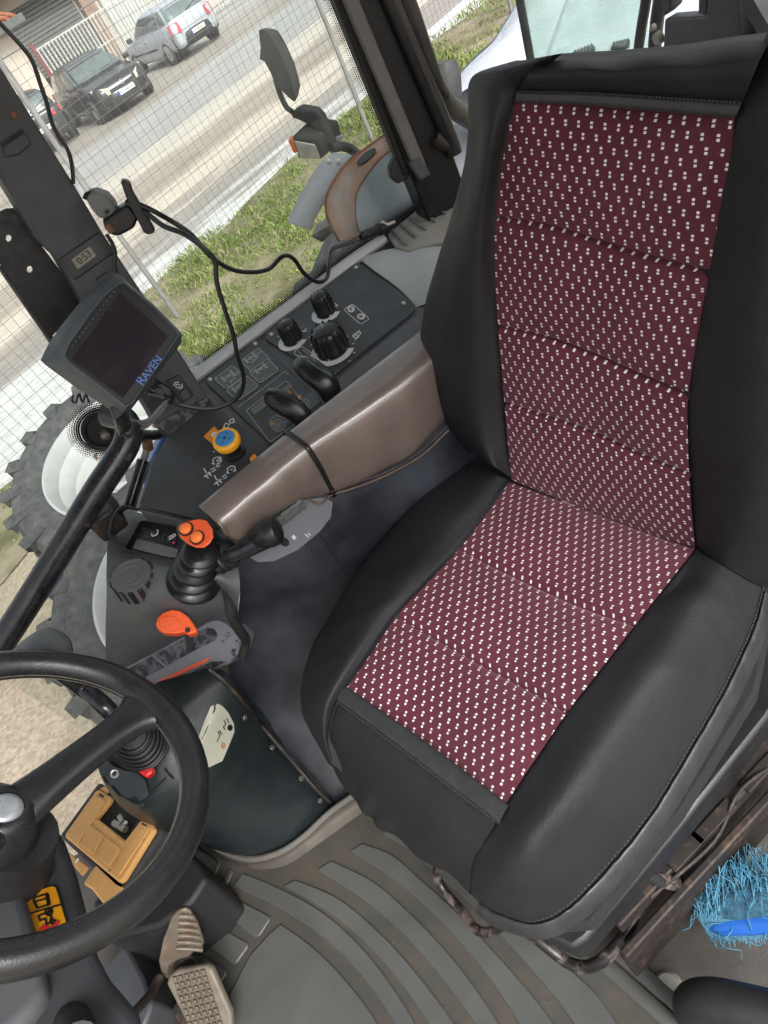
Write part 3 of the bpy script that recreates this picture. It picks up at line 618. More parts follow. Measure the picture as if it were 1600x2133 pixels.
# ribbed parcel shelf behind the console
sp = lambda x, y, w=0: atz(x, y, .700+w)
b = MB().prism([sp(*p) for p in ((806,488),(890,418),(960,396),(1060,330),(1120,420),(960,500),(905,506),(850,522),(822,512))], -UP*.008); b.build('rear_shelf', 'shelf', cab, bevel=.003)
b = MB()
for k in range(6):
    t = k/5; p, q = sp(*lerp((818, 482), (905, 418), t)), sp(*lerp((848, 512), (950, 430), t)); d = unit(q-p); sd = np.cross(d, UP)
    b.box((p+q)/2+UP*.002, (d, sd, UP), (np.linalg.norm(q-p)*1.0, .006, .006))
b.build('shelf_rib', 'cover_grey', cab, bevel=.0015)
MB().lathe([(0, .032), (.008, .030), (.013, .022), (.016, .008), (.02, .002), (.024, 0)], sp(887, 424), UP, 20).build('lock_button', 'knob_black', cab)
MB().tube([sp(882, 408, .03), atx(872, 375, .84)], .0022, 6, 1).build('lock_rod', 'bolt_rust', cab)
# ------------------------------------------------------------------ own rear fender outside
inner = [((905,262),1.0),((823,309),1.0),((790,335),1.0),((759,375),1.0),((745,402),1.0),((741,430),1.0),((743,460),1.0),((752,492),1.0)]
outer_ = [((830,262),1.14),((759,311),1.14),((722,340),1.14),((692,383),1.14),((679,417),1.14),((681,450),1.14),((690,472),1.14),((706,502),1.14)]
I = cr([atx(*p, x) for p, x in inner], 6); O = cr([atx(*p, x) for p, x in outer_], 6)
b = MB().grid([[i_, lerp(i_, o_, .5), o_] for i_, o_ in zip(I, O)]); fd = b.build('fender', 'fender_rust', cab); so2 = fd.modifiers.new('thick', 'SOLIDIFY'); so2.thickness = .004
MB().tube(I, .0035, 6, 1).build('fender_edge', 'rust_edge', fd); MB().tube(O, .0035, 6, 1).build('fender_edge', 'rust_edge', fd)
hp = lerp(I[10], O[10], .5); hn = unit(np.cross(I[12]-I[8], O[10]-I[10])); hn = hn if hn[2] > 0 else -hn
MB().lathe([(0, .0032), (.022, .0032), (.024, .001), (.026, .003)], hp, hn, 24).build('fender_hole', 'shade_dark', fd)
# inner side panel of the fender
sidep = [p for p in I]+[atx(760, 560, 1.0), atx(990, 420, 1.0), atx(1010, 250, 1.0)]
MB().prism([p+np.array([-.004, 0, 0]) for p in sidep], np.array([.006, 0, 0])).build('fender_side', 'fender_blue', cab, smooth=False)
# rubber extension outside the band with rivets
E1 = [lerp(o_, o_+np.array([.13, 0, -.02]), 0) for o_ in O]
ex_px = [((770,322),1.16),((735,345),1.2),((700,380),1.22),((672,420),1.22),((652,455),1.22),((645,478),1.22)]
eo_px = [((690,322),1.34),((664,342),1.36),((640,380),1.36),((622,410),1.36),((608,440),1.36),((598,463),1.36)]
Ei = cr([atx(*p, x) for p, x in ex_px], 4); Eo = cr([atx(*p, x) for p, x in eo_px], 4)
ext = MB().grid([[i_, lerp(i_, o_, .5), o_] for i_, o_ in zip(Ei, Eo)]).build('fender_extension', 'flap_grey', cab); s2 = ext.modifiers.new('t', 'SOLIDIFY'); s2.thickness = .006
b = MB()
for p, q, r in (((612,447),1.36,0), ((630,457),1.3,0), ((648,462),1.24,0), ((684,336),1.3,0), ((704,337),1.25,0)): b.lathe([(0, .006), (.006, .004), (.009, 0)], atx(*p, q), unit((-1, 0, .5)), 10)
b.build('rivet', 'rivet', ext)
MB().prism([atx(*p, x) for p, x in (((665,345),1.36),((690,318),1.36),((770,322),1.17),((772,338),1.17))], -UP*.006).build('extension_plate', 'flap_grey', ext)
# own tyre visible under the fender
def wheel(w, c, ax, W, R, rr, lugs=20, detail=True, rimm='rim_white', tread=True):
    c = np.array(c, float); ax = unit(ax); ua = unit(np.cross(ax, (1, .2, 0))); ub = np.cross(ax, ua); b = MB()
    prof = [(rr, .02), (rr+.02, .0), (rr*.55+R*.45, -.035), (R*.93, -.005), (R*.965, .04), (R*.97, W*.5), (R*.965, W-.04), (R*.93, W+.005), (rr+.02, W), (rr, W-.02)]
    b.lathe(prof, c, ax, 64)
    if tread:
        for k in range(lugs):
            for sgn in (0, 1):
                t0 = 2*PI*(k+.5*sgn)/lugs; pts = []
                for q in np.linspace(0, 1, 5):
                    xx = (-.012+q*W*.56) if sgn == 0 else (W+.012-q*W*.56); tt = t0+q*.30
                    pts.append((xx, tt))
                for (xa, ta), (xb, tb) in zip(pts[:-1], pts[1:]):
                    hw = .044/R
                    P = lambda x_, t_, r_: c+ax*x_+r_*(ua*math.cos(t_)+ub*math.sin(t_))
                    lo, hi = R*.94, R*1.02
                    v = [P(xa, ta-hw*1.3, lo), P(xa, ta+hw*1.3, lo), P(xb, tb+hw*1.3, lo), P(xb, tb-hw*1.3, lo), P(xa, ta-hw, hi), P(xa, ta+hw, hi), P(xb, tb+hw, hi), P(xb, tb-hw, hi)]
                    b.add(v, [(0, 3, 2, 1), (4, 5, 6, 7), (0, 1, 5, 4), (1, 2, 6, 5), (2, 3, 7, 6), (3, 0, 4, 7)])
                # shoulder block running down the sidewall
                xe = 0 if sgn == 0 else W; q = -1 if sgn == 0 else 1
                P = lambda x_, t_, r_: c+ax*x_+r_*(ua*math.cos(t_)+ub*math.sin(t_))
                v = [P(xe+q*.010, t0-hw*1.2, R*.99), P(xe+q*.010, t0+hw*1.2, R*.99), P(xe+q*.034, t0+hw*.9-.05, R*.82), P(xe+q*.034, t0-hw*.9-.05, R*.82), P(xe-q*.05, t0-hw*1.2, R*.99), P(xe-q*.05, t0+hw*1.2, R*.99), P(xe-q*.03, t0+hw*.9-.05, R*.82), P(xe-q*.03, t0-hw*.9-.05, R*.82)]
                b.add(v, [(0, 1, 2, 3), (7, 6, 5, 4), (0, 4, 5, 1), (1, 5, 6, 2), (2, 6, 7, 3), (3, 7, 4, 0)])
    b.build('tyre', 'tyre', w, auto=35)
    r = MB().lathe([(rr-.005, .03), (rr+.022, .012), (rr+.022, .0), (rr+.004, -.006), (rr-.014, .02), (rr-.03, .10), (rr-.075, .135), (rr-.095, .19), (rr*.70, .20), (rr*.5, .17), (.001, .17)], c, ax, 64)
    r.build('rim', rimm, w, auto=35)
    if detail:
        h = MB().lathe([(rr*.46, .18), (rr*.44, .15), (rr*.36, .13), (rr*.33, .04), (rr*.30, .025), (.001, .02)], c, ax, 40); h.build('hub', rimm, w, auto=35)
        bb = MB(); b2 = MB()
        for k in range(8):
            t = 2*PI*k/8+.2; d = ua*math.cos(t)+ub*math.sin(t)
            bb.lathe([(0, -.012), (.020, -.012), (.022, .03)], c+d*rr*.24, ax, 6); b2.lathe([(0, .150), (.020, .150), (.022, .21)], c+d*rr*.60, ax, 6)
        bb.build('wheel_bolt', 'rim_white', w); b2.build('wheel_bolt', 'bolt_rust', w)
    return w
# tyre under the fender
TC = np.array([1.75, -.80, -.38])
b = MB().lathe([(.45, .05), (.65, -.01), (.80, .01), (.83, .06), (.83, .36), (.80, .42)], TC, (1, 0, 0), 72)
for k in range(22):
    t0 = 2*PI*k/22
    P = lambda x_, t_, r_: TC+np.array([x_, r_*math.cos(t_), r_*math.sin(t_)])
    for sg in (0, 1):
        xs = np.linspace(-.01, .24, 4) if sg == 0 else np.linspace(.43, .19, 4)
        for q in range(3):
            ta, tb = t0+sg*.14+q*.06, t0+sg*.14+(q+1)*.06; hw = .03; lo, hi = .81, .86
            v = [P(xs[q], ta-hw, lo), P(xs[q], ta+hw, lo), P(xs[q+1], tb+hw, lo), P(xs[q+1], tb-hw, lo), P(xs[q], ta-hw, hi), P(xs[q], ta+hw, hi), P(xs[q+1], tb+hw, hi), P(xs[q+1], tb-hw, hi)]
            b.add(v, [(0, 3, 2, 1), (4, 5, 6, 7), (0, 1, 5, 4), (1, 2, 6, 5), (2, 3, 7, 6), (3, 0, 4, 7)])
b.build('fender_tyre', 'tyre', cab, auto=35)
# blue body strips seen past the struts
MB().prism([atx(*p, .86) for p in ((300,985),(345,895),(362,900),(320,1000),(300,1030))], np.array([.04, 0, 0])).build('body_strip', 'hood_blue', cab, bevel=.004)
MB().prism([atx(*p, .86) for p in ((88,1245),(140,1168),(130,1205),(95,1255))], np.array([.04, 0, 0])).build('body_strip', 'hood_blue', cab, bevel=.004)
# work lamp and mirror on the fender
lamp = bpy.data.objects.new('work_lamp', None); COL.objects.link(lamp); lamp.parent = cab; lx = 1.16
lc = atx(648, 300, lx); lamp.location = Vector(lc)-cab.location
A1, A2, A3, A4 = atx(612, 292, lx), atx(656, 300, lx), atx(668, 330, lx), atx(627, 330, lx)   # lens face
fdir = unit(atx(692, 318, lx+.03)-A3)
dep = np.array([.055, -.075, .0])
b = MB().prism([atx(606, 282, lx), atx(661, 290, lx), atx(672, 333, lx), atx(622, 333, lx)], dep); b.build('lamp_housing', 'lamp_black', lamp, bevel=.006)
ln = unit(np.cross(A2-A1, A4-A1)); ln = ln if ln@(CAM-A1) > 0 else -ln
MB().prism([p+ln*.004 for p in (A1, A2, A3, A4)], -ln*.006).build('lamp_lens', 'lamp_lens', lamp, bevel=.004)
MB().prism([atx(*p, lx-.004) for p in ((599,292),(609,290),(621,318),(612,320))], np.array([.03, -.012, 0])).build('indicator', 'indicator', lamp, bevel=.003)
br = [(605,235),(622,226),(655,232),(668,245),(684,282),(672,290),(660,270),(645,262),(620,250),(608,246)]
MB().prism([atx(*p, lx+.02) for p in br], np.array([.02, -.02, 0])).build('lamp_bracket', 'lamp_black', lamp, bevel=.004)
MB().tube([atx(690, 308, lx+.02), atx(715, 305, lx+.03), atx(735, 313, lx+.03), atx(748, 325, lx)], .011, 10, 5).build('lamp_arm', 'lamp_black', lamp)
MB().prism([atx(*p, lx+.04) for p in ((690,285),(718,282),(703,297),(694,298))], np.array([.02, 0, 0])).build('lamp_plate', 'flap_grey', lamp, bevel=.002)
mir = bpy.data.objects.new('mirror', None); COL.objects.link(mir); mir.parent = cab; mx_ = 1.2; mir.location = Vector(atx(580, 140, mx_))-cab.location
mo = [(539,63),(546,61),(556,66),(566,80),(580,105),(602,152),(612,190),(617,208),(613,212),(600,202),(572,172),(563,150),(551,128),(541,123),(543,100)]
mp = [atx(*p, mx_) for p in mo]; mc = np.mean(mp, axis=0)
MB().loft([[p+np.array([.0, .03, 0])*0 for p in mp], [p*.97+mc*.03+np.array([.012, -.01, 0]) for p in mp], [p*.8+mc*.2+np.array([.03, -.03, 0]) for p in mp]]).build('mirror_housing', 'mirror_back', mir, auto=50)
MB().tube([atx(574, 165, mx_+.01), atx(583, 195, mx_+.01), atx(596, 222, mx_), atx(608, 232, lx+.02)], .006, 8, 5).build('mirror_arm', 'lamp_black', mir)
# ------------------------------------------------------------------ rear window and what frames it
RW = -1.02
fp = lambda x, y, w=0: aty(x, y, RW+w)
pn = [fp(*p) for p in ((1104,128),(1084,0),(1066,-110),(1340,-180),(1345,0),(1347,100))]
rw = MB().prism(pn, np.array([0, -.005, 0])).build('rear_window', 'pane_green', cab, smooth=False)
def frame(px, wd, name='window_frame', m='lamp_black', par=None, y=0.004, n=8): return MB().tube([fp(*p, y) for p in px], wd, n, 4).build(name, m, par or cab)
frame([(1110,150),(1094,60),(1083,0),(1066,-110)], .012, par=rw)
frame([(1326,130),(1336,60),(1346,0),(1356,-90)], .011, par=rw); frame([(1362,120),(1368,50),(1375,0),(1386,-90)], .014, par=rw)
MB().lathe([(0, .012), (.011, .012), (.013, 0)], fp(1376, 76, .02), (0, 1, 0), 16).build('latch_knob', 'shelf', rw)
MB().lathe([(0, .008), (.006, .008), (.007, 0)], fp(1364, 55, .02), (0, 1, 0), 12).build('latch_screw', 'shelf', rw)

# spare wheels lying on the ground beside the tractor, white rims up
for px, py, zt, lab in ((246, 930, -.70, 'big tractor wheel with white bolted rim lying on the ground outside the front side window'), (408, 1175, -.70, 'big tractor wheel with white rim lying nearest the tractor half hidden by the side console')):
    c = atz(px, py, zt); w = thing('spare_tyre', lab, 'tyre', c, 0, 'tractor tyres lying beside the cab')
    nx = unit((-.22, -.05, 1)); wheel(w, c, -nx, .46, .83, .53)
# cab roof lining above the driver (out of frame, shades the cab as in the photo)
MB().box((.0, .05, 1.78), ((1, 0, 0), (0, 1, 0), (0, 0, 1)), (1.7, 2.3, .12)).build('cab_roof', 'roof_lining', cab, bevel=.04, seg=3)
MB().box((.0, -1.09, .28), ((1, 0, 0), (0, 1, 0), (0, 0, 1)), (1.7, .06, .60)).build('rear_wall', 'console_dark', cab, bevel=.02, seg=3)
# ================================================================== SIDE CONSOLE
con = thing('side_console', 'dark grey right-hand control console with rotary knobs, symbols and levers beside the seat', 'console', (.6, 0, 0))
def cw(x, y, w=0): return CP.at(x, y, w)
def cprism(name, pts, m, w0, th, bevel=.003, parent=con, **k): return MB().prism([cw(*p, w0) for p in pts], -CP.n*th).build(name, m, parent, bevel=bevel, **k)
# base surface: lip along the window and the tray under the armrest
cprism('console_top', [(360,812),(410,768),(640,598),(745,520),(880,420),(925,500),(1010,560),(960,700),(700,900),(560,1030),(470,1120),(395,1085),(282,1060),(310,960),(350,900)], 'console_grey', -.004, .05, .01)
MB().tube([cw(352,830,.0), cw(412,780,.002), cw(520,700,.004), cw(640,612,.004), cw(740,538,.004), cw(800,498,.002)], .017, 10, 6, flat=.7).build('console_lip', 'sill_grey', con)
# moulded hump at the rear outer end
hump = [[(748,538),(805,520),(862,510),(935,496),(980,480)], [(775,560),(830,535),(880,525),(935,520),(985,510)], [(830,600),(865,590),(895,580),(940,575),(990,570)], [(868,640),(880,635),(900,630),(945,630),(1000,630)]]
hw = [[.0,.012,.018,.02,.02],[.002,.02,.034,.04,.04],[.0,.015,.026,.03,.03],[-.004,0,.004,.006,.006]]
MB().grid(crn([[cw(*p, w) for p, w in zip(r, q)] for r, q in zip(hump, hw)], 6, 6)).build('console_hump', 'sill_grey', con, auto=180)
cprism('knob_panel', [(552,694),(735,552),(744,547),(752,551),(858,631),(863,640),(857,650),(690,784),(682,784),(552,706)], 'console_dark', .004, .01, .0015)
cprism('drive_panel', [(430,786),(530,709),(541,708),(668,838),(670,850),(572,922),(562,924),(430,798)], 'console_dark', .004, .01, .0015)
cprism('takeoff_panel', [(352,898),(415,852),(440,838),(560,932),(640,990),(545,1060),(470,1108),(395,1078),(290,1050),(318,965)], 'console_dark', .003, .008, .002)
cprism('scratched_strip', [(700,790),(868,655),(880,672),(905,690),(735,835),(715,830)], 'console_grey', .002, .008, .002)
# screws
for x, y in ((742,557),(841,632),(566,697),(532,716),(438,791)):
    MB().lathe([(0, .003), (.0035, .003), (.0045, .0005), (.0048, -.001)], cw(x, y, .004), CP.n, 14).build('screw', 'rivet', con)
cpl = Place(CP, .0045)
# printing: knob panel
def ringp(name, x, y, R, t, m='white_print', a0=0, a1=2*PI, w=.0046): return MB().lathe([(R-t, 0), (R-t, .0006), (R, .0006), (R, 0)], cw(x, y, w), CP.n, 40, a0=a0, a1=a1).build(name, m, con, smooth=False)
def knob(x, y, R, H, tilt=0, ribs=12, ptr=True):
    o = cw(x, y, .004); ax = CP.n; prof = [(R*1.02, 0), (R*1.02, .004), (R*.96, .006), (R*.90, H*.75), (R*.80, H*.92), (R*.62, H), (0, H*1.02)]
    k = MB().lathe(prof, o, ax, 40).build('knob', 'knob_black', con, auto=50); b = MB(); u = unit(np.cross(ax, (0, 0, 1))); w = np.cross(ax, u)
    for i in range(ribs):
        t = 2*PI*i/ribs; d = u*math.cos(t)+w*math.sin(t); b.tube([o+d*R*1.0+ax*.004, o+d*R*.93+ax*H*.72, o+d*R*.78+ax*H*.95], R*.11, 6, 3)
    b.build('knob_rib', 'knob_black', k)
    if ptr:
        d = unit(cw(x+40, y-30)-cw(x, y)); d = unit(np.cross(ax, d)+d*.3); MB().box(o+ax*(H*1.02)+d*R*.42, (d, np.cross(ax, d), ax), (R*.5, R*.07, .001)).build('pointer', 'grey_print', k)
    return k
def pk(bx, by, dr): return bx, by
for (x, y, R, H, tt) in ((679,648,.0195,.042,.012),(610,705,.0195,.040,.012),(693,725,.031,.046,.014)):
    ringp('knob_scale', x, y+4, R+tt*.9, tt*.9, 'white_print', -1.9, 2.2); knob(x, y, R, H)
S = []
def dotsaround(x, y, r, a0, a1, n): return [[(x+r*math.cos(t)-1.2, y+r*.8*math.sin(t)), (x+r*math.cos(t)+1.2, y+r*.8*math.sin(t))] for t in np.linspace(a0, a1, n)]
S += dotsaround(693, 728, 46, -2.9, .7, 8)+dotsaround(612, 708, 33, -2.9, -.2, 6)
strokes(S, cpl, .0022, 'white_print', con)
S = [[(690,635),(697,632),(704,637)],[(684,655),(701,660),(692,663),(684,655)],[(619,713),(632,708),(623,718),(619,713)], [(741,705),(735,699),(740,694),(746,700),(741,705)], [(740,708),(747,702),(752,693),(744,691)],[(735,703),(742,697),(749,688)], [(682,758),(687,754),(683,748),(686,744)],[(628,692),(636,688),(638,684)],[(592,712),(598,716),(603,708)],[(690,630),(702,640)]]
strokes(S, cpl, .0018, 'white_print', con)
def rrect(x0, y0, dx, dy, ex, ey, r=.14): # rounded parallelogram in px
    pts = []; P = lambda u, v: (x0+dx*u+ex*v, y0+dy*u+ey*v)
    for cu, cv, a in ((r, r, PI), (1-r, r, 1.5*PI), (1-r, 1-r, 0), (r, 1-r, .5*PI)):
        for t in np.linspace(a, a+PI/2, 4): pts.append(P(cu+r*math.cos(t), cv+r*math.sin(t)))
    return pts+[pts[0]]
for q_ in (rrect(716,645,18,-12,36,31), rrect(611,735,18,-14,30,22)): strokes([q_], cpl, .0012, 'white_print', con, name='legend_frame')
cprism('legend_plate', circ(731,643,8,7,10)[:-1], 'white_print', .0052, .001, 0, smooth=False); cprism('legend_plate', circ(752,659,8.5,6.5,10)[:-1], 'white_print', .0052, .001, 0, smooth=False)
strokes([[(727,645),(735,640)],[(729,640),(733,647)],[(747,657),(757,661)],[(754,655),(749,664)]], Place(CP, .006), .0015, 'ink', con)
strokes([[(622,732),(636,747),(628,750)],[(630,728),(646,740),(640,755)],[(620,740),(624,742)]], cpl, .0024, 'grey_print', con)
# drive panel pads
pads = [rrect(446,789,38,-28,25,22), rrect(470,813,44,-31,26,22), rrect(501,752,38,-28,26,26), rrect(518,775,40,-28,24,24)]
for p in pads: cprism('touch_pad', p[:-1], 'console_grey', .0054, .002, .0006)
strokes([[(450+0,791),(452,787)]]+pads, Place(CP, .0056), .0014, 'grey_print', con)
def axle(x, y, s=1.):
    u = np.array([.80, -.56])*s; v = np.array([.62, .60])*s; P = lambda a, b: tuple(np.array([x, y])+u*a+v*b)
    return [[P(-13, -7), P(-13, 7)], [P(-10, -7), P(-10, 7)], [P(13, -8), P(13, 8)], [P(10, -8), P(10, 8)], [P(-10, 0), P(10, 0)], [P(-4, -3), P(4, -3), P(4, 3), P(-4, 3), P(-4, -3)]]
for S in (axle(475, 784), axle(497, 806), axle(522, 746, .95), axle(543, 768, .95)): strokes(S, Place(CP, .0058), .0021, 'grey_print', con, name='axle_symbol')
ux, uy = cw(500,700)-cw(480,714), cw(480,700)-cw(492,713)
for x, y in ((484,805),(529,763)): text('AUTO', .0125, cw(x-2, y-6, .0056), cw(40, -28+0)-cw(0, 0), cw(-20, -21)-cw(0, 0), 'grey_print', con)
for x, y in ((474,803),(520,765),(548,788)): ringp('indicator_dot', x, y, .0012, .0011, 'grey_print', w=.006)
strokes([[(497,848),(545,812),(596,772)], rrect(513,855,84,-62,50,66,.05), [(596,775),(600,780)]], cpl, .0012, 'grey_print', con)
cprism('display_window', [(521,853),(555,828),(570,820),(607,796),(610,806),(560,842),(530,863)], 'lcd_dark' if 'lcd_dark' in M else 'cover_grey', .0055, .0015, .0006)
cprism('legend_pad', [(566,876),(605,845),(655,810),(668,838),(620,872),(573,905)], 'console_grey', .0055, .0015, .001)
S = [circ(580,886,14,12,20), circ(580,886,8,7,14), circ(580,886,3.5,3,10), circ(632,842,13,11,20), circ(632,842,7,6,14), [(562,876),(575,866),(595,872)],[(566,872),(598,850)],[(594,880),(618,860)],[(585,860),(600,846),(618,838)]]
strokes(S, Place(CP, .0062), .0015, 'grey_print', con)
def star(x, y, r=5): return [[(x-r*math.cos(t), y-r*math.sin(t)), (x+r*math.cos(t), y+r*math.sin(t))] for t in (0, .8, 1.57, 2.3)]
strokes(star(603,818)+star(624,827)+star(566,882,5), Place(CP, .0068), .0016, 'amber_print', con)
# take-off panel: yellow collar switch with blue cap, orange tag, symbols
cprism('warning_tag', [(424,909),(446,888),(463,905),(441,924)], 'orange_tag', .0042, .0012, 0, smooth=False)
MB().lathe([(0, .001), (.0062, .001), (.0062, 0)], cw(446, 905, .0044), CP.n, 20).build('pilot_light', 'white_print', con)
o = cw(490, 945, .003); tip = CP.at(468, 912, .05); ax = unit(tip-o); HH = np.linalg.norm(tip-o)
sw = MB().lathe([(.020, 0), (.020, .008), (.015, .010), (.015, HH*.55), (.018, HH*.58), (.018, HH*.66), (.014, HH*.70)], o, ax, 32).build('takeoff_switch', 'knob_black', con, auto=40)
MB().lathe([(.016, HH*.66), (.0235, HH*.70), (.0245, HH*.86), (.0225, HH*.97), (.0185, HH*1.0), (.0175, HH*.985)], o, ax, 36).build('switch_collar', 'yellow', sw, auto=60)
MB().lathe([(.0178, HH*.97), (.0172, HH*.995), (.012, HH*1.005), (0, HH*1.005)], o, ax, 32).build('switch_cap', 'blue_cap', sw, auto=60)
b = MB().lathe([(0, .0005), (.003, .0005), (.003, 0)], o+ax*HH*1.006, ax, 12)
u = unit(np.cross(ax, (0, 0, 1))); w_ = np.cross(ax, u)
for k in range(4):
    t = k*PI/2+.6; b.box(o+ax*(HH*1.0065)+.0095*(u*math.cos(t)+w_*math.sin(t)), (u*math.cos(t+.9)+w_*math.sin(t+.9), ax, u*math.cos(t+2.47)+w_*math.sin(t+2.47)), (.005, .0006, .0016))
b.build('cap_symbol', 'ink', sw, smooth=False)
Pt = Place(CP, .0036)
text('STOP', .0105, cw(457, 973, .0036), cw(40, -37)-cw(0, 0), cw(-20, -17)-cw(0, 0), 'white_print', con)
def push(x, y): return [[(x-8, y+6), (x+6, y-4)], [(x-5, y+1), (x+1, y+8)], [(x+1, y-4), (x+7, y+3)], [(x-3, y-3), (x-8, y-12)], [(x-3, y+2), (x+3, y-1)]]
def gear(x, y): return [[(x-6, y+8), (x-7, y-2), (x, y-7), (x+8, y-6), (x+9, y+2)], [(x-9, y+6), (x-4, y+8)], [(x+5, y+4), (x+11, y+2)], [(x, y+1), (x+3, y-1)]]
S = push(433, 988)+[[(440,979),(447,974)],[(443,983),(450,978)]]+gear(451,959)+push(455,1003)+[[(463,994),(470,989)],[(466,998),(473,993)]]+gear(481,978)
S += [[(466,890),(470,882),(478,884),(474,892),(466,890)], [(480,882),(478,876),(486,872),(488,880),(482,881)],[(462,896),(468,890)]]
strokes(S, Pt, .0019, 'white_print', con)
ringp('indicator_dot', 446, 941, .0016, .0015, 'white_print', w=.0038)
cprism('orange_switch', [(519,955),(529,944),(536,950),(523,966)], 'orange_tag', .012, .01, .001); cprism('switch_housing', [(515,958),(528,940),(545,950),(530,972)], 'knob_black', .008, .008, .001)
# two rocking levers rising between panel and armrest
def lever(pts, r, name='lever'):
    P = [CP.at(x, y, w) for x, y, w in pts]; return MB().tube(P, r, 16, 6, flat=.72).build(name, 'black_gloss', con)
lever([(706,846,.005),(692,824,.03),(680,800,.05),(662,783,.062),(640,766,.068),(625,756,.068),(620,752,.066)], [.015,.018,.021,.022,.021,.016,.004])
lever([(648,888,.005),(634,874,.03),(618,858,.045),(600,846,.055),(578,834,.060),(562,826,.060),(556,823,.058)], [.015,.018,.020,.021,.020,.016,.004])
strokes([[(640,750),(662,766),(690,782)]], Place(CP, .088), .002, 'handle_green' if 'handle_green' in M else 'cover_grey', con, name='lever_line')
# inner flank of the console down to the floor
wr = [[(470,1100),(545,1045),(640,975),(760,890),(900,800),(1050,700)],
      [(485,1150),(560,1100),(660,1035),(780,950),(930,850),(1080,760)],
      [(500,1230),(590,1180),(690,1120),(810,1030),(950,940),(1100,850)],
      [(490,1320),(600,1270),(720,1210),(850,1130),(1000,1040),(1140,960)],
      [(480,1420),(600,1370),(730,1310),(880,1240),(1030,1160),(1180,1080)],
      [(560,1540),(680,1480),(790,1420),(920,1350),(1060,1280),(1200,1200)],
      [(690,1680),(780,1628),(870,1580),(960,1530),(1080,1466),(1220,1390)]]
wz = [.625, .585, .50, .38, .27, .13, -.0]
MB().grid(crn([[atz(*p, z) for p in r] for r, z in zip(wr, wz)], 8, 8)).build('console_flank', 'wall_navy', con, auto=180); FK = Surf(con.children[-1] if False else bpy.data.objects['console_flank'])
wf = lambda x, y, w=0: FK.at(x, y, w); WN = FK.norm(620, 1090)
plt = [(518,1158),(535,1168),(570,1166),(620,1142),(665,1105),(688,1075),(692,1045),(680,1035),(620,1040),(560,1080),(520,1130)]
MB().prism([wf(*p, .006) for p in plt], -WN*.012).build('lever_plate', 'lilac_panel', con, bevel=.002)
MB().prism([wf(*p, .0075) for p in ((572,1112),(580,1106),(600,1122),(601,1130),(593,1134),(584,1130))], -WN*.002).build('lever_slot', 'seal_black', con, smooth=False)
strokes([[(606,1113),(612,1119)],[(612,1119),(609,1110)],[(609,1110),(615,1116)],[(634,1108),(640,1114)],[(640,1106),(644,1110)]], SPlace(FK, 620, 1110, .0068), .0016, 'white_print', con)
b = MB()
for k in range(7): b.tube([wf(566+8*k, 1088-5.5*k, .02), wf(574+8*k, 1072-5.5*k, .03), wf(584+8*k, 1084-5.5*k+2, .012)], .0045, 6, 3)
b.build('slot_boot', 'cover_grey', con)
strokes([[(664,1112),(680,1132),(695,1155),(712,1178),(726,1202)]], SPlace(FK, 690, 1150, .001), .002, 'seal_black', con, name='flank_seam')
# short handle behind the joystick
MB().tube([atz(455,1165,.62), atz(500,1150,.625), atz(540,1128,.63), atz(562,1112,.635)], [.012,.013,.016,.02], 14, 6).build('side_lever', 'bar_black', con)
MB().tube([atz(528,1128,.63), atz(545,1118,.635), atz(562,1110,.64), atz(578,1104,.64), atz(586,1101,.64)], [.014,.020,.023,.021,.006], 16, 6).build('lever_grip', 'knob_black', con)
# front pod with read-out hood, dial and orange paddle
pr = [[(246,1056),(310,1074),(380,1092),(440,1115),(486,1140)],
      [(226,1120),(292,1142),(368,1162),(440,1160),(495,1175)],
      [(222,1180),(300,1180),(375,1190),(440,1200),(500,1225)],
      [(222,1240),(310,1248),(385,1225),(430,1215),(496,1260)],
      [(220,1310),(310,1300),(395,1290),(440,1272),(498,1290)],
      [(222,1385),(300,1365),(380,1330),(450,1296),(500,1320)],
      [(236,1420),(320,1385),(400,1350),(460,1310),(505,1335)]]
pz = [[.56,.56,.56,.57,.57],[.60,.60,.60,.60,.58],[.62,.62,.615,.605,.56],[.60,.595,.59,.575,.52],[.53,.515,.51,.505,.47],[.43,.42,.415,.41,.41],[.38,.37,.365,.37,.38]]
MB().grid(crn([[atz(*p, z) for p, z in zip(r, q)] for r, q in zip(pr, pz)], 8, 8)).build('control_pod', 'console_grey', con, auto=180)
# outer side of pod
side = [[(246,1056),(226,1120),(222,1180),(222,1240),(220,1310),(222,1385),(236,1420)]]
sv = [atz(*pr[i][0], pz[i][0]) for i in range(7)]
MB().grid([sv, [p+np.array([.03, .02, -.06]) for p in sv], [p+np.array([.03, .02, -.45]) for p in sv]]).build('pod_side', 'console_dark', con, auto=180)
HP = Plane.three(atz(230,1118,.63), atz(440,1160,.625), atz(300,1070,.63)); hp_ = lambda x, y, w=0: HP.at(x, y, w)
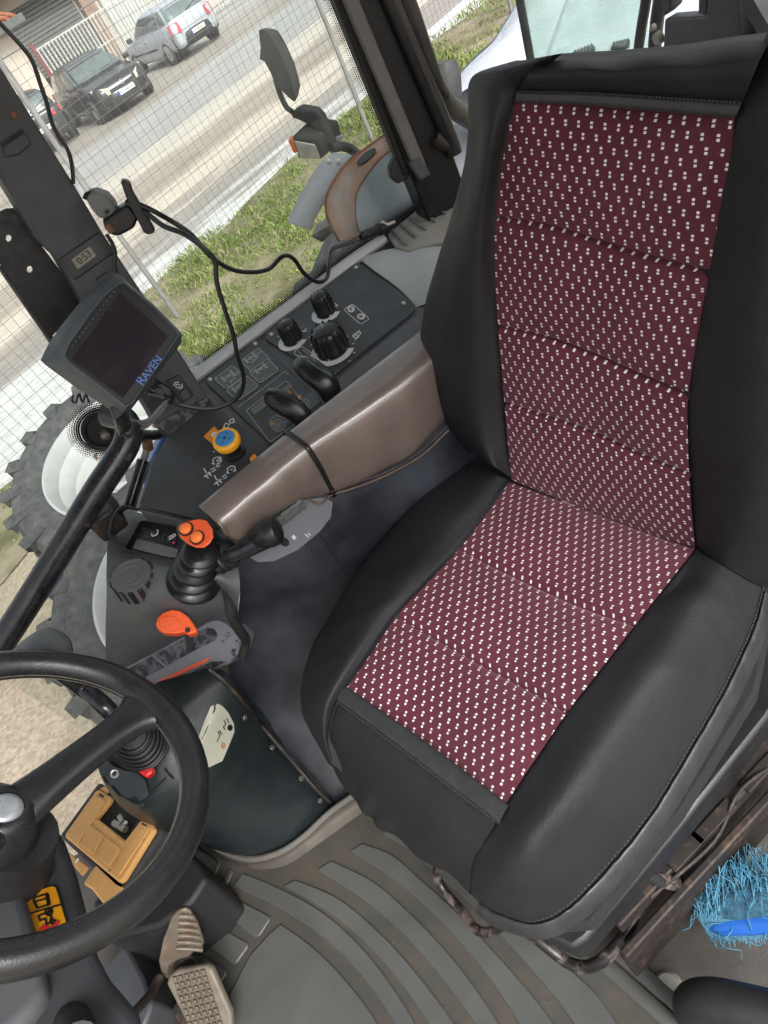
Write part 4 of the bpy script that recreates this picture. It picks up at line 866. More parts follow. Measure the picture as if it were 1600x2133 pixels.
# hood walls
lipo = [(262,1149),(232,1130),(224,1110),(230,1082),(242,1060),(256,1051),(285,1057),(340,1071),(400,1086),(430,1100),(440,1118)]
hoodb = MB(); o1 = [hp_(*p, .030) for p in lipo]; o0 = [hp_(*p, -.01) for p in lipo]; hc_ = hp_(335, 1115, -.01)
i1 = [p+(hc_-p)*.035 for p in o1]; i1 = [p+HP.n*0.0 for p in i1]; i0 = [hp_(*(np.array(p)*.86+np.array([335, 1118])*.14), -.028) for p in lipo]
hoodb.grid([o0, o1, i1, i0]); hoodb.build('readout_hood', 'console_dark', con, bevel=.0, auto=60)
rp = Place(HP, -.006); MB().prism([hp_(*p, -.008) for p in ((262,1140),(292,1086),(300,1084),(420,1112),(430,1140),(372,1166))], -HP.n*.004).build('readout_panel', 'black_gloss', con, smooth=False)
MB().prism([hp_(*p, -.0065) for p in ((276,1142),(286,1122),(372,1144),(366,1160),(350,1160))], -HP.n*.001).build('readout_glass', 'cover_grey', con, smooth=False)
strokes([[(296,1099),(299,1106),(309,1112),(305,1119),(312,1120),(318,1114),(330,1116),(331,1111),(318,1108),(296,1099)], [(332,1118),(330,1125),(340,1127),(338,1117),(345,1113),(350,1120),(348,1128),(362,1131)],[(360,1118),(366,1122),(360,1126)]], rp, .0008, 'console_grey', con)
text('C', .021, hp_(317, 1121, -.0050), hp_(4, -15)-hp_(0, 0), hp_(-16, -4)-hp_(0, 0), 'white_print', con); text('B', .020, hp_(353, 1126, -.0050), hp_(4, -15)-hp_(0, 0), hp_(-16, -4)-hp_(0, 0), 'white_print', con)
MB().lathe([(0, .001), (.0024, .001), (.0024, 0)], hp_(362, 1131, -.0055), HP.n, 12).build('pilot_light', 'pink_led', con)
# ribbed dial on the pod
b0, t0 = atz(283, 1213, .60), None
ax = unit(np.array([-.22, -.28, 1.0])); o = atz(288, 1222, .598); R = .034; H = .036
dk = MB().lathe([(R, 0), (R, H*.9), (R*.95, H), (R*.84, H), (R*.82, H*.97), (R*.64, H*.97), (R*.62, H), (R*.52, H), (R*.50, H*.97), (R*.34, H*.97), (R*.32, H), (R*.2, H), (0, H*.97)], o, ax, 64); dk = dk.build('dial', 'console_grey', con, auto=40)
u = unit(np.cross(ax, (0, 0, 1))); w_ = np.cross(ax, u); b = MB()
for k in range(14):
    t = 2*PI*k/14; d = u*math.cos(t)+w_*math.sin(t); b.box(o+d*R*1.01+ax*H*.48, (d, np.cross(ax, d), ax), (.005, .0085, H*.92))
b.build('dial_rib', 'knob_black', dk, bevel=.0012)
# orange paddle
PO = Plane(atz(370, 1300, .535), unit((-.45, -.25, .75))); pd = [(324,1300),(328,1286),(340,1275),(358,1269),(375,1272),(392,1284),(404,1300),(411,1312),(408,1318),(392,1322),(385,1316),(362,1320),(340,1318),(328,1310)]
MB().prism([PO.at(*p, .012) for p in pd], -PO.n*.022).build('orange_paddle', 'orange', con, bevel=.006, seg=3)
MB().prism([PO.at(*p, .0135) for p in circ(352, 1296, 22, 14, 24)[:-1]], -PO.n*.004).build('paddle_pad', 'orange', con, bevel=.0015)
MB().lathe([(0, .002), (.004, .002), (.0045, 0)], PO.at(391, 1312, .0125), PO.n, 12).build('paddle_rivet', 'rust_dark', con)
# worn quadrant plate with slot and orange wedge
QP = Plane.three(atz(250,1400,.40), atz(450,1300,.42), atz(470,1400,.36)); q = lambda x, y, w=0: QP.at(x, y, w)
MB().prism([q(*p) for p in ((235,1400),(450,1280),(462,1282),(498,1300),(508,1328),(500,1358),(478,1382),(380,1430),(300,1460))], -QP.n*.05).build('quadrant_plate', 'worn_panel', con, bevel=.006)
MB().prism([q(*p, .0015) for p in ((262,1396),(390,1326),(432,1308),(446,1310),(453,1322),(448,1334),(415,1350),(320,1402),(290,1415))], -QP.n*.001).build('quadrant_slot', 'scuffed', con, smooth=False)
MB().prism([q(*p, .0035) for p in ((386,1322),(402,1320),(402,1356),(388,1362))], -QP.n*.002).build('quadrant_lever_foot', 'black_rubber', con, smooth=False)
strokes([[(290,1378),(332,1354),(384,1328)],[(315,1362),(345,1388)]], Place(QP, .002), .0035, 'worn_panel', con, name='quadrant_edge')
MB().prism([q(*p, .003) for p in ((329,1418),(436,1369),(437,1372),(426,1381),(338,1424))], -QP.n*.002).build('orange_wedge', 'orange', con, smooth=False)
MB().prism([q(*p, .002) for p in ((365,1420),(440,1378),(470,1378),(425,1402),(372,1440))], -QP.n*.001).build('scuffed_patch', 'scuffed', con, smooth=False)
MB().tube([atz(*p) for p in ((470,1220,.56),(478,1250,.53),(484,1285,.50),(497,1310,.46),(512,1335,.41),(505,1368,.38))], .009, 8, 5).build('pod_trim', 'black_rubber', con)
# joystick: bellows boot and orange topped grip
jb = [(388,1236,.572,.034),(384,1230,.578,.046),(380,1222,.588,.047),(384,1214,.595,.034),(386,1209,.60,.043),(389,1203,.605,.043),(392,1196,.612,.031),(395,1191,.617,.039),(398,1185,.622,.039),(402,1178,.63,.028),(405,1173,.635,.035),(407,1168,.64,.035),(411,1161,.646,.025),(414,1155,.65,.032),(416,1150,.653,.032),(418,1142,.66,.024)]
rings = []
jb = [(x+26*(1236-1142-(1236-y))/94*1.0 if False else x+26*(y-1142)/94, y-20*(y-1142)/94, z+.012*(y-1142)/94, r) for x, y, z, r in jb]; Jp = [atz(x, y, z) for x, y, z, _ in jb]; ja = unit(Jp[-1]-Jp[0]); ju = unit(np.cross(ja, (0, 0, 1))); jw = np.cross(ja, ju)
Pj = cr([np.append(p, r) for p, (_, _, _, r) in zip(Jp, jb)], 2)
for p in Pj: rings.append([p[:3]+p[3]*(math.cos(t)*ju+.9*math.sin(t)*jw) for t in np.linspace(0, 2*PI, 32, endpoint=False)])
joy = MB().loft(rings).build('joystick_boot', 'black_gloss', con, auto=60)
b = MB()
for k, (x, y) in enumerate(((440,1172),(455,1166),(468,1160),(480,1154))):
    c1 = atz(x, y, .615); b.lathe([(.010, -.009), (.020, -.005), (.024, 0), (.020, .005), (.010, .009)], c1, unit(atz(500,1145,.62)-atz(430,1178,.61)), 20)
b.build('lever_boot', 'black_rubber', con, auto=60)
JH = Plane(atz(408, 1108, .695), unit((-.35, -.05, .95))); jh = lambda x, y, w=0: JH.at(x, y, w)
ho = [(367,1100),(372,1090),(388,1083),(415,1078),(432,1082),(444,1100),(446,1118),(438,1132),(425,1142),(408,1142),(390,1134),(373,1120)]
hg = MB().loft([[jh(*p, .0) for p in ho], [jh(*(np.array(p)*1.0), -.012) for p in ho], [jh(*(np.array(p)*.9+np.array([408, 1112])*.1), -.03) for p in ho], [jh(*(np.array(p)*.5+np.array([412, 1128])*.5), -.055) for p in ho]])
jg = hg.build('joystick_grip', 'knob_black', con, bevel=.003); MB().prism([jh(*(np.array(p)*.93+np.array([407, 1110])*.07), .0025) for p in ho], -JH.n*.004).build('grip_face', 'orange', jg, bevel=.0015)
for x, y in ((389, 1103), (412, 1121)):
    MB().lathe([(.0115, .0), (.0115, .003), (.0095, .003)], jh(x, y, .002), JH.n, 24).build('button_ring', 'black_rubber', jg); MB().lathe([(.009, 0), (.009, .006), (.0075, .008), (0, .0085)], jh(x, y, .002), JH.n, 24).build('button', 'orange_bright', jg, auto=60)
# ================================================================== ARMREST
arm = thing('armrest', 'brown vinyl armrest cover with frayed hem strapped by a black cable tie', 'armrest', (.45, 0, .5))
st = [((411,1054),(454,1092),(466,1114)),((424,1043),(471,1076),(508,1125)),((508,973),(558,1003),(619,1047)),((595,902),(643,935),(697,1031)),((735,792),(795,832),(838,972)),((876,684),(908,745),(935,882)),((965,612),(1000,670),(1030,800))]
rings = []
for i, (a, b_, c_) in enumerate(st):
    A = atz(*a, .70); B = atz(*b_, .692); C = atx(*c_, B[0]+(.012 if i > 0 else .004)); wv_ = A-B
    D = A+UP*(C[2]-A[2])
    rings.append([A, lerp(A, B, .12)+UP*.006, lerp(A, B, .5)+UP*.007, lerp(A, B, .9)+UP*.003, B-UP*.006, lerp(B, C, .35)-unit(wv_)*.004, lerp(B, C, .8)-unit(wv_)*.001, C, lerp(C, D, .5)-UP*.0, D, lerp(D, A, .5)])
R2 = [cr([r[k] for r in rings], 6) for k in range(11)]; R2 = [[R2[k][i] for k in range(11)] for i in range(len(R2[0]))]
for i, r in enumerate(R2):
    for k in (5, 6, 7): r[k] = r[k]+np.array([-.0025*math.sin(i*1.3+k), 0, .003*math.sin(i*.9) if k == 7 else 0])
MB().loft(R2).build('armrest_cover', 'arm_brown', arm, bevel=0, sub=1, auto=180)
HX = float(atz(643, 935, .69)[0])+.008
# frayed hem hanging below
hm = [(640,1035),(668,1050),(690,1034),(720,1020),(770,1005),(820,985),(880,945),(935,895)]
MB().tube([atx(*p, HX)+UP*.002*((i*7) % 3-1) for i, p in enumerate(hm)], .0017, 6, 6).build('hem', 'arm_edge', arm)
stitching([atx(x, y-9, HX-.002) for x, y in hm[2:]], 46, 'arm_edge', .0008, arm)
# cable tie around it
tp = [R2[18][k] for k in range(11)]; tcn = np.mean(tp, axis=0); tp = [p+(p-tcn)*.03 for p in tp]
MB().tube(tp+[tp[0]], .0042, 6, 3, flat=.5).build('cable_tie', 'knob_black', arm)
# ================================================================== INSTRUMENT POST
post = thing('instrument_post', 'dark grey window post trim with small clock and rocker switch left of the side window', 'post', (.72, .2, .6))
pf = [(-250,-262),(0,137),(153,381),(216,487),(241,525),(303,619),(428,819),(442,838),(440,850),(352,912),(338,905),(326,880),(260,770),(200,680),(169,622),(122,540),(78,500),(0,369),(-275,-95)]
PP = Plane((.70, .2, .9), (-.93, -.22, .12)); pp = lambda x, y, w=0: PP.at(x, y, w)
MB().prism([pp(*p) for p in pf], np.array([.075, .02, 0])).build('post_trim', 'post_grey', post, bevel=.009, seg=3)
MB().prism([pp(*p, .006) for p in ((326,884),(352,868),(434,826),(444,840),(440,852),(354,914),(340,908))], -PP.n*.02).build('post_foot', 'scuffed', post, bevel=.004)
# clock inset
MB().prism([pp(*p, .0025) for p in ((122,540),(206,482),(240,525),(157,584))], -PP.n*.004).build('clock_bezel', 'black_plastic', post, bevel=.002)
MB().prism([pp(*p, .0032) for p in ((149,541),(187,513),(200,533),(162,561))], -PP.n*.002).build('clock_display', 'lcd', post, smooth=False)
text('0:53', .0155, pp(167, 552, .0036), pp(40, -30)-pp(0, 0), pp(-14, -21)-pp(0, 0), 'ink', post)
# slot recess with hinged flap
MB().prism([pp(*p, .0012) for p in ((0,296),(46,268),(50,276),(2,306))], -PP.n*.001).build('slot', 'seal_black', post, smooth=False)
MB().prism([pp(*p, .006) for p in ((4,304),(50,275),(66,300),(40,322),(12,328))], -PP.n*.008).build('flap', 'post_grey', post, bevel=.003)
MB().lathe([(0, .002), (.004, .002), (.0055, 0)], pp(29, 239, .001), PP.n, 14).build('screw', 'bolt_rust', post)
strokes([[(200,584),(206,578),(222,566)]], Place(PP, .001), .003, 'seal_black', post, name='trim_slit')
# rocker switch under the monitor
MB().prism([pp(*p, .003) for p in ((346,793),(374,780),(404,824),(378,842))], -PP.n*.004).build('switch_bezel', 'black_plastic', post, bevel=.003)
MB().prism([pp(*p, .007) for p in ((373,818),(388,809),(400,826),(382,838))], -PP.n*.005).build('rocker', 'console_dark', post, bevel=.002)
strokes([circ(370,804,4,4,10), [(362,803),(364,797),(372,796)],[(374,810),(380,806),(378,800)]], Place(PP, .0035), .0015, 'white_print', post)
# perforated steel plate behind the post
plate = thing('bracket_plate', 'black steel mounting plate with two round holes clamped behind the grey post', 'bracket', (.76, .3, .9))
BPp = Plane((.735, .3, .9), (-.95, -.25, .1)); q_ = lambda x, y, w=0: BPp.at(x, y, w)
po = [(-30,395),(0,440),(12,434),(28,433),(170,623),(175,660),(116,692),(104,706),(0,550),(-40,490)]
def holed(outline, holes, pl, th, name, m, parent):
    from mathutils.geometry import tessellate_polygon
    loops = [[pl.at(*p) for p in outline]]+[[pl.at(*p) for p in h] for h in holes]
    flat = [p for l in loops for p in l]; tr = tessellate_polygon([[Vector(p) for p in l] for l in loops]); n = len(flat)
    V = flat+[p-pl.n*th for p in flat]; Fc = [tuple(t) for t in tr]+[tuple(reversed([i+n for i in t])) for t in tr]; k = 0
    for l in loops:
        m_ = len(l); Fc += [(k+i, k+(i+1) % m_, k+(i+1) % m_+n, k+i+n) for i in range(m_)]; k += m_
    return obj(name, V, Fc, m, parent, smooth=False)
holed(po, [circ(18,496,6,7,14)[:-1], circ(62,561,6,7,14)[:-1]], BPp, .006, 'plate', 'pillar_black', plate)
MB().tube([q_(0,553,-.01), q_(60,640,-.01), q_(108,710,-.01)], .006, 8, 3).build('plate_rim', 'bar_black', plate)
# ================================================================== MONITOR
mon = thing('display_monitor', 'grey guidance display monitor with dark blank screen and blue lettering', 'monitor', (.55, .25, .85))
MP = Plane(aty(250, 720, .20), unit((-.78, -.22, .50))); mp_ = lambda x, y, w=0: MP.at(x, y, w)
print('MON', mp_(250, 720))
r0 = [(131,741),(141,716),(187,650),(215,614),(247,587),(258,584),(320,634),(371,686),(375,697),(330,764),(275,843),(263,850),(200,800),(140,754)]
rb2 = [(84,750),(100,718),(125,681),(175,619),(231,566),(250,573),(320,640),(379,697),(378,714),(325,785),(271,856),(250,866),(165,812),(94,760)]
c2 = np.array([240, 715]); R0 = [mp_(*p) for p in r0]; Ri = [mp_(*(np.array(p)*.985+c2*.015), .004) for p in r0]
mh = MB().loft([[mp_(*(np.array(p)*.6+c2*.4+np.array([-24, 0])), -.075) for p in rb2], [mp_(*(np.array(p)*.93+c2*.07), -.058) for p in rb2], [mp_(*p, -.034) for p in rb2], [lerp(mp_(*p, -.03), mp_(*q2, .002), .62) for p, q2 in zip(rb2, r0)], R0, Ri]).build('monitor_housing', 'monitor_grey', mon, auto=50)
MB().prism([mp_(*(np.array(p)*.965+c2*.035), .0055) for p in r0], -MP.n*.004).build('monitor_bezel', 'black_plastic', mon, bevel=.002)
MB().prism([mp_(*p, .0048) for p in ((147,747),(190,680),(250,606),(353,700),(310,760),(256,833))], -MP.n*.001).build('screen_well', 'seal_black', mon, smooth=False)
MB().prism([mp_(*p, .0062) for p in ((150,747),(250,609),(350,700),(256,830))], -MP.n*.001).build('screen', 'screen', mon, smooth=False)
xd = mp_(336,753)-mp_(296,806); yd = mp_(285,795)-mp_(296,806)
L_ = np.linalg.norm(xd)
t_ = text('R', .0195, mp_(297,805,.0058), xd, yd, 'blue_print', mon); text('AVEN', .0155, mp_(305.5,793,.0058), xd, yd, 'blue_print', mon)
strokes([[(150+i*7.2+0, 722-i*9.4), (152+i*7.2+0, 719.5-i*9.4)] for i in range(13)], Place(MP, .0060), .0016, 'console_grey', mon, name='led_marks')
MB().prism([mp_(*p, -.02) for p in ((228,850),(252,838),(258,862),(245,874),(238,872))], -MP.n*.03).build('monitor_knuckle', 'black_plastic', mon, bevel=.004)
MB().tube([mp_(240,830,-.07), mp_(255,880,-.05), atx(262,905,.60)], .012, 10, 4).build('monitor_arm', 'bar_black', mon)
# cable bundle below the monitor
har = thing('cable_bundle', 'bundle of thin grey and black cables looping under the display monitor', 'cables', (.6, .2, .75))
def wires(sets, name, m, r, th=None):
    for pts in sets: MB().tube([atx(x, y, X) for x, y, X in pts], r, 6, 7).build(name, m, har)
wires([[(318,812,.60),(338,820,.62),(350,832,.63),(346,845,.62),(334,852,.61),(310,885,.60),(285,893,.59),(262,884,.59)],
       [(312,820,.60),(334,826,.62),(346,836,.63),(330,860,.61),(302,880,.60),(272,880,.59),(255,876,.585)],
       [(320,806,.60),(342,815,.62),(354,828,.63),(340,852,.61),(322,872,.60),(292,888,.60),(268,890,.59),(248,872,.58)],
       [(330,800,.60),(348,812,.62),(356,825,.63),(336,846,.61),(306,876,.60),(270,876,.59)]], 'cable', 'cover_grey', .0032)
wires([[(322,800,.59),(334,812,.62),(346,820,.63)],[(316,806,.59),(330,816,.62),(344,824,.63)],[(328,796,.59),(340,808,.62),(350,818,.63)],[(310,815,.59),(328,822,.62),(344,828,.63)],[(325,792,.59),(345,804,.62),(354,816,.63)]], 'cable', 'knob_black', .0026)
MB().tube([atx(342,816,.625), atx(356,824,.625), atx(348,836,.625)], .008, 8, 3).build('cable_wrap', 'knob_black', har)
MB().tube([atx(x, y, .70) for x, y in ((152,823),(150,834),(158,838),(164,820),(172,838),(178,822),(186,838))], .0022, 6, 5).build('cable', 'knob_black', har)
# ================================================================== PHONE HOLDER AND CORDS
ph = thing('phone_holder', 'grey clamp phone holder with black cradle bar fixed to the post', 'phone holder', (.68, .14, 1.0))
HX2 = .66; f_ = lambda x, y, w=0: atx(x, y, HX2-w)
MB().prism([f_(*p) for p in ((176,412),(184,402),(200,400),(222,408),(236,424),(243,438),(236,452),(222,456),(206,456),(190,436))], np.array([.03, -.005, -.0])).build('clamp_body', 'cover_grey', ph, bevel=.004)
MB().prism([f_(*p, .004) for p in ((215,458),(240,440),(266,425),(290,452),(280,476),(248,493),(230,490),(216,474))], np.array([.03, 0, 0])).build('clamp_jaw', 'black_plastic', ph, bevel=.005)
MB().tube([f_(176,415,.002), f_(180,404,.0), f_(196,400,-.01), f_(202,404,-.01)], .003, 6, 4).build('clamp_ring', 'knob_black', ph)
MB().prism([f_(*p, .02) for p in ((252,380),(259,375),(273,381),(278,400),(324,478),(322,485),(310,490),(300,486),(262,410))], np.array([.022, 0, 0])).build('cradle_bar', 'black_plastic', ph, bevel=.004)
MB().prism([f_(*p, .0075) for p in ((217,441),(224,436),(229,443),(222,448))], np.array([.002, 0, 0])).build('clamp_slot', 'ink', ph, smooth=False)
MB().prism([f_(*p, .006) for p in ((216,470),(228,466),(240,482),(228,488))], np.array([.004, 0, 0])).build('clamp_screw', 'bolt_rust', ph, bevel=.001)
def cord(name, label, pts, r, m='knob_black'): o = MB().tube([atx(x, y, X) for x, y, X in pts], r, 8, 8).build(name, m); o.data.transform(Matrix.Identity(4)); return tag(o, label, 'cord')
cord('charging_cord', 'black cord hanging from phone holder down over console to the cable bundle', [(262,420,.655),(300,440,.64),(340,470,.60),(385,488,.57),(428,520,.56),(448,545,.56),(452,590,.56),(470,650,.56),(487,700,.565),(494,740,.57),(506,775,.585),(506,805,.60),(490,832,.61),(450,850,.61),(410,850,.615),(375,843,.62),(346,834,.63)], .0040)
cord('charging_cord', 'black cord running across the window from phone holder to lighter plug', [(268,418,.655),(305,432,.64),(360,462,.62),(400,490,.62),(440,535,.63),(480,560,.66),(520,567,.69),(560,560,.72),(590,533,.73),(612,540,.74),(634,570,.77),(660,587,.80),(680,580,.82),(686,550,.83),(692,520,.84),(715,510,.845),(748,497,.85)], .0040)
cord('antenna_cord', 'thin black cord hanging in the window above the post', [(-20,20,.74),(0,48,.74),(35,85,.74),(66,125,.74),(84,175,.74),(96,210,.74),(112,265,.74),(140,310,.74),(150,345,.74),(153,382,.73)], .0032)
cord('holder_cord', 'thin black cord lying along right edge of the post below the clamp', [(222,488,.69),(234,508,.69),(240,525,.69),(239,550,.69),(243,570,.69)], .0032)
lp = thing('lighter_plug', 'black lighter plug with metal tip lying on the rear shelf', 'plug', (.85, -.35, .68))
pa, pb = atx(750, 493, .85), atx(786, 480, .87); ax = unit(pb-pa); MB().lathe([(.004, -.0), (.010, .004), (.011, .05), (.0105, .052)], pa, ax, 20).build('plug_body', 'knob_black', lp, auto=50)
LL = np.linalg.norm(pb-pa); MB().lathe([(.0, .05), (.012, .05), (.012, LL+.022), (.006, LL+.024), (.006, LL+.034), (0, LL+.034)], pa, ax, 20).build('plug_tip', 'black_plastic', lp, auto=50)
MB().tube([atx(795,462,.87), atx(806,468,.87), atx(812,466,.872), atx(822,462,.875)], .004, 8, 3).build('plug_contact', 'steel', lp)
# ================================================================== STEERING WHEEL
SWC = np.array([.025, .527, .705]); SA = math.radians(45); SN = np.array([0, -math.sin(SA), math.cos(SA)]); SX = np.array([1., 0, 0]); SY = np.cross(SN, SX)
wheel_t = thing('steering_wheel', 'black two-spoke steering wheel with worn rim and pale hub cap', 'steering wheel', SWC)
R = .1975; HC = SWC-SN*.040+SY*.018; b = MB()
rings = []
for t in np.linspace(0, 2*PI, 96, endpoint=False):
    d = SX*math.cos(t)+SY*math.sin(t); c = SWC+d*R; rings.append([c+.0190*(math.cos(a)*d*(1-.06*math.cos(a))+1.08*math.sin(a)*SN) for a in np.linspace(0, 2*PI, 16, endpoint=False)])
rings.append(rings[0]); b.loft(rings, cap=False); b.build('rim', 'rim_black', wheel_t, auto=180)
# moulding bead running round the inside of the rim
MB().tube([SWC+(SX*math.cos(t)+SY*math.sin(t))*(R-.0182)-SN*.003 for t in np.linspace(0, 2*PI, 97)], .0018, 6, 1).build('rim_bead', 'rim_bead', wheel_t)
spk = Plane(SWC, SN).at(318, 1462)-SWC; ang0 = math.atan2(spk@SY, spk@SX)
for k in range(2):
    t = ang0+k*PI; d = SX*math.cos(t)+SY*math.sin(t); e = np.cross(SN, d); secs = []
    for (r_, wd, th, dz) in ((.02,.034,.018,-.062),(.06,.027,.020,-.048),(.11,.023,.019,-.026),(.15,.023,.016,-.009),(.175,.030,.0155,0),(.192,.052,.0145,0),(.203,.078,.010,0)):
        c = lerp(HC-SN*.024, SWC+d*.203, max(0, (r_-.02)/.183)); secs.append([c+e*wd*math.copysign(abs(math.cos(a))**.75, math.cos(a))+SN*th*math.copysign(abs(math.sin(a))**.75, math.sin(a)) for a in np.linspace(0, 2*PI, 20, endpoint=False)])
    S2 = [cr([s_[i] for s_ in secs], 6) for i in range(20)]; MB().loft([[S2[i][k2] for i in range(20)] for k2 in range(len(S2[0]))]).build('spoke', 'rim_black', wheel_t, auto=180)
MB().lathe([(.020, -.003), (.022, .002), (.030, .001), (.036, -.010), (.041, -.04), (.042, -.09), (.040, -.12), (.0, -.12)], HC, SN, 40).build('wheel_hub', 'rim_black', wheel_t, auto=60)
MB().lathe([(0, .004), (.012, .0035), (.018, .0015), (.0205, -.003)], HC+SN*.001, SN, 40).build('hub_cap', 'hub_cap', wheel_t, auto=60)
# ================================================================== DASHBOARD COWL AND COLUMN
dash = thing('dashboard', 'black dashboard cowl under the steering wheel with an orange warning sticker', 'dashboard', (0, .8, .4))
DPn = Plane(atz(100, 1900, .56), unit((.22, -.42, .88))); dp = lambda x, y, w=0: DPn.at(x, y, w)
cw_out = [(-120,1600),(60,1640),(113,1717),(137,1755),(161,1823),(182,1902),(206,1995),(235,2050),(292,2115),(330,2260),(-200,2400)]
MB().prism([dp(*p) for p in cw_out], unit(atz(110, 1900, .56)-CAM)*.32).build('cowl', 'console_dark', dash, bevel=.012, seg=3)
MB().tube([SWC-SN*.10, SWC-SN*.2, SWC-SN*.33], .047, 20, 1).build('steering_column', 'black_rubber', dash)
MB().prism([dp(*p, .02) for p in ((-120,1790),(0,1818),(40,1830),(52,1870),(80,1970),(100,2060),(60,2110),(-150,2300))], -DPn.n*.06).build('column_shroud', 'console_grey', dash, bevel=.012, seg=3)
st_ = [(52,1870),(58,1862),(108,1846),(116,1849),(141,1933),(139,1942),(86,1958),(79,1954)]
stk = MB().prism([dp(*p, .0020) for p in st_], -DPn.n*.0012).build('warning_sticker', 'amber_sticker', dash, smooth=False)
MB().prism([dp(*p, .0012) for p in ((48,1868),(56,1858),(110,1841),(121,1846),(147,1933),(143,1946),(86,1963),(75,1957))], -DPn.n*.001).build('sticker_border', 'ink', dash, smooth=False)
dpl = Place(DPn, .0028)
strokes([[(70,1871),(98,1862),(104,1884),(78,1892),(75,1884)], [(72,1879),(98,1872)], [(98,1864),(102,1884)], [(72,1866),(70,1878),(78,1892)], [(59,1904),(126,1885)],
  circ(102,1900,7,7,14), circ(102,1900,2,2,6), [(80,1908),(92,1904),(96,1896)], [(80,1908),(84,1918),(95,1914),(97,1926),(104,1923),(106,1911)], circ(111,1921,4.5,4,10), [(111,1925),(112,1955)], [(105,1905),(109,1917)]], dpl, .0024, 'ink', dash)
MB().prism([dp(*p, .0026) for p in ((94,1864),(102,1861),(106,1884),(98,1888))], -DPn.n*.0005).build('sticker_mark', 'ink', dash, smooth=False)
strokes([[(88,1932),(134,1946)],[(120,1922),(95,1957)]], Place(DPn, .0032), .006, 'red', dash, name='sticker_cross')
# lower boot and shaft
bx = lambda x, y, z: atz(x, y, z); rgs = []
for k, (s_, zz) in enumerate(((1.0,.30),(.93,.315),(.97,.322),(.86,.335),(.9,.342),(.78,.355),(.8,.362),(.66,.375))):
    cx, cy = 132+k*1.5, 2085+k*3; rgs.append([atz(cx+x*s_, cy+y*s_, zz+.15) for x, y in ((-46,-22),(-34,-36),(30,-48),(42,-38),(50,30),(40,60),(-30,70),(-44,50))])
MB().loft(rgs).build('column_boot', 'black_rubber', dash, bevel=.003)
MB().tube([atz(142,2092,.50), atz(162,2180,.62)], .021, 16, 1).build('boot_shaft', 'black_rubber', dash)
# pedal box: black block down to the floor
MB().prism([atz(*p, .17) for p in ((318,1725),(360,1745),(412,1795),(432,1830),(398,1880),(330,1930),(215,1960),(190,1880))], np.array([.0, .02, -.17])).build('pedal_box', 'black_rubber', dash, bevel=.008)
MB().prism([atz(*p, .10) for p in ((262,1965),(300,2040),(318,2090),(300,2140),(230,2200),(180,2050))], -UP*.1).build('pedal_bracket', 'console_dark', dash, bevel=.006)
# ================================================================== GEAR HOUSING
gh = thing('gear_housing', 'dark teal plastic housing with rubber bellows, red button and cream sticker beside the steering column', 'housing', (.3, .6, 0))
topz = .40
gt = [(330,1420),(405,1400),(440,1395),(470,1400),(455,1440),(440,1500),(385,1600),(330,1650),(290,1672),(250,1655),(215,1620),(203,1585),(215,1530),(260,1470)]
gm = [(330,1420),(405,1400),(440,1393),(520,1490),(560,1560),(500,1640),(440,1690),(385,1710),(330,1722),(262,1690),(222,1640),(203,1590),(215,1530),(260,1470)]
T = [atz(*p, z) for p, z in zip(gt, (.44,.44,.43,.42,.41,.40,.40,.40,.40,.40,.40,.40,.41,.43))]
Mi = [atz(*p, z) for p, z in zip(gm, (.40,.40,.40,.22,.16,.22,.25,.28,.30,.33,.36,.37,.38,.40))]
gb_ = [(520,1560),(560,1500),(600,1520),(640,1600),(690,1680),(640,1735),(585,1775),(520,1790),(450,1772),(400,1740),(370,1700),(380,1660),(420,1620),(470,1590)]
Bt = [atz(*p, .03) for p in gb_]
Bt2 = [p-UP*.03 for p in Bt]
RR = [T, [lerp(a, b_, .5)+np.array([-.012, -.012, .0])*(1 if 3 <= i <= 9 else 0) for i, (a, b_) in enumerate(zip(T, Mi))], Mi, [lerp(a, b_, .5)+np.array([-.01, -.015, 0])*(1 if 4 <= i <= 9 else 0) for i, (a, b_) in enumerate(zip(Mi, Bt))], Bt, Bt2]
RR = [[*[np.array(p) for p in cr(r+[r[0]], 3)[:-1]]] for r in RR]
MB().loft(RR).build('housing_body', 'teal_plastic', gh, auto=180); HS = Surf(bpy.data.objects['housing_body'], bpy.data.objects['console_flank'])
GP = Plane(atz(300, 1560, .425), unit((-.35, -.25, .9))); gp = lambda x, y, w=0: GP.at(x, y, w)
rg = []
for k, (sc, w, sx, sy) in enumerate(((1.08,-.03,0,0),(1.06,.010,0,0),(.90,.012,0,0),(1.0,.019,-1,-1),(.83,.021,-3,-3),(.94,.030,-4,-4),(.76,.032,-6,-6),(.87,.041,-8,-8),(.69,.043,-10,-10),(.79,.052,-12,-12),(.60,.054,-15,-15),(.70,.063,-17,-17),(.45,.068,-20,-22),(.3,.10,-24,-28))):
    rg.append([gp(287+sx+62*sc*math.cos(t)*.92, 1540+sy+62*sc*math.sin(t), w) for t in np.linspace(0, 2*PI, 28, endpoint=False)])
gbw = MB().loft(rg).build('gear_bellows', 'black_rubber', gh, auto=25)
for k in (1, 3, 5, 7, 9, 11): MB().tube(rg[k]+[rg[k][0]], .0032, 6, 1).build('bellows_ring', 'knob_black', gbw)
MB().tube([gp(262,1515,.07), gp(215,1468,.10), atz(170,1432,.56), atz(120,1395,.62)], .014, 12, 5).build('gear_lever', 'bar_black', gh)
MB().prism([gp(*p, .012) for p in ((284,1592),(292,1588),(312,1592),(319,1600),(318,1610),(303,1620),(287,1608))], -GP.n*.018).build('red_button', 'red', gh, bevel=.005, seg=3)
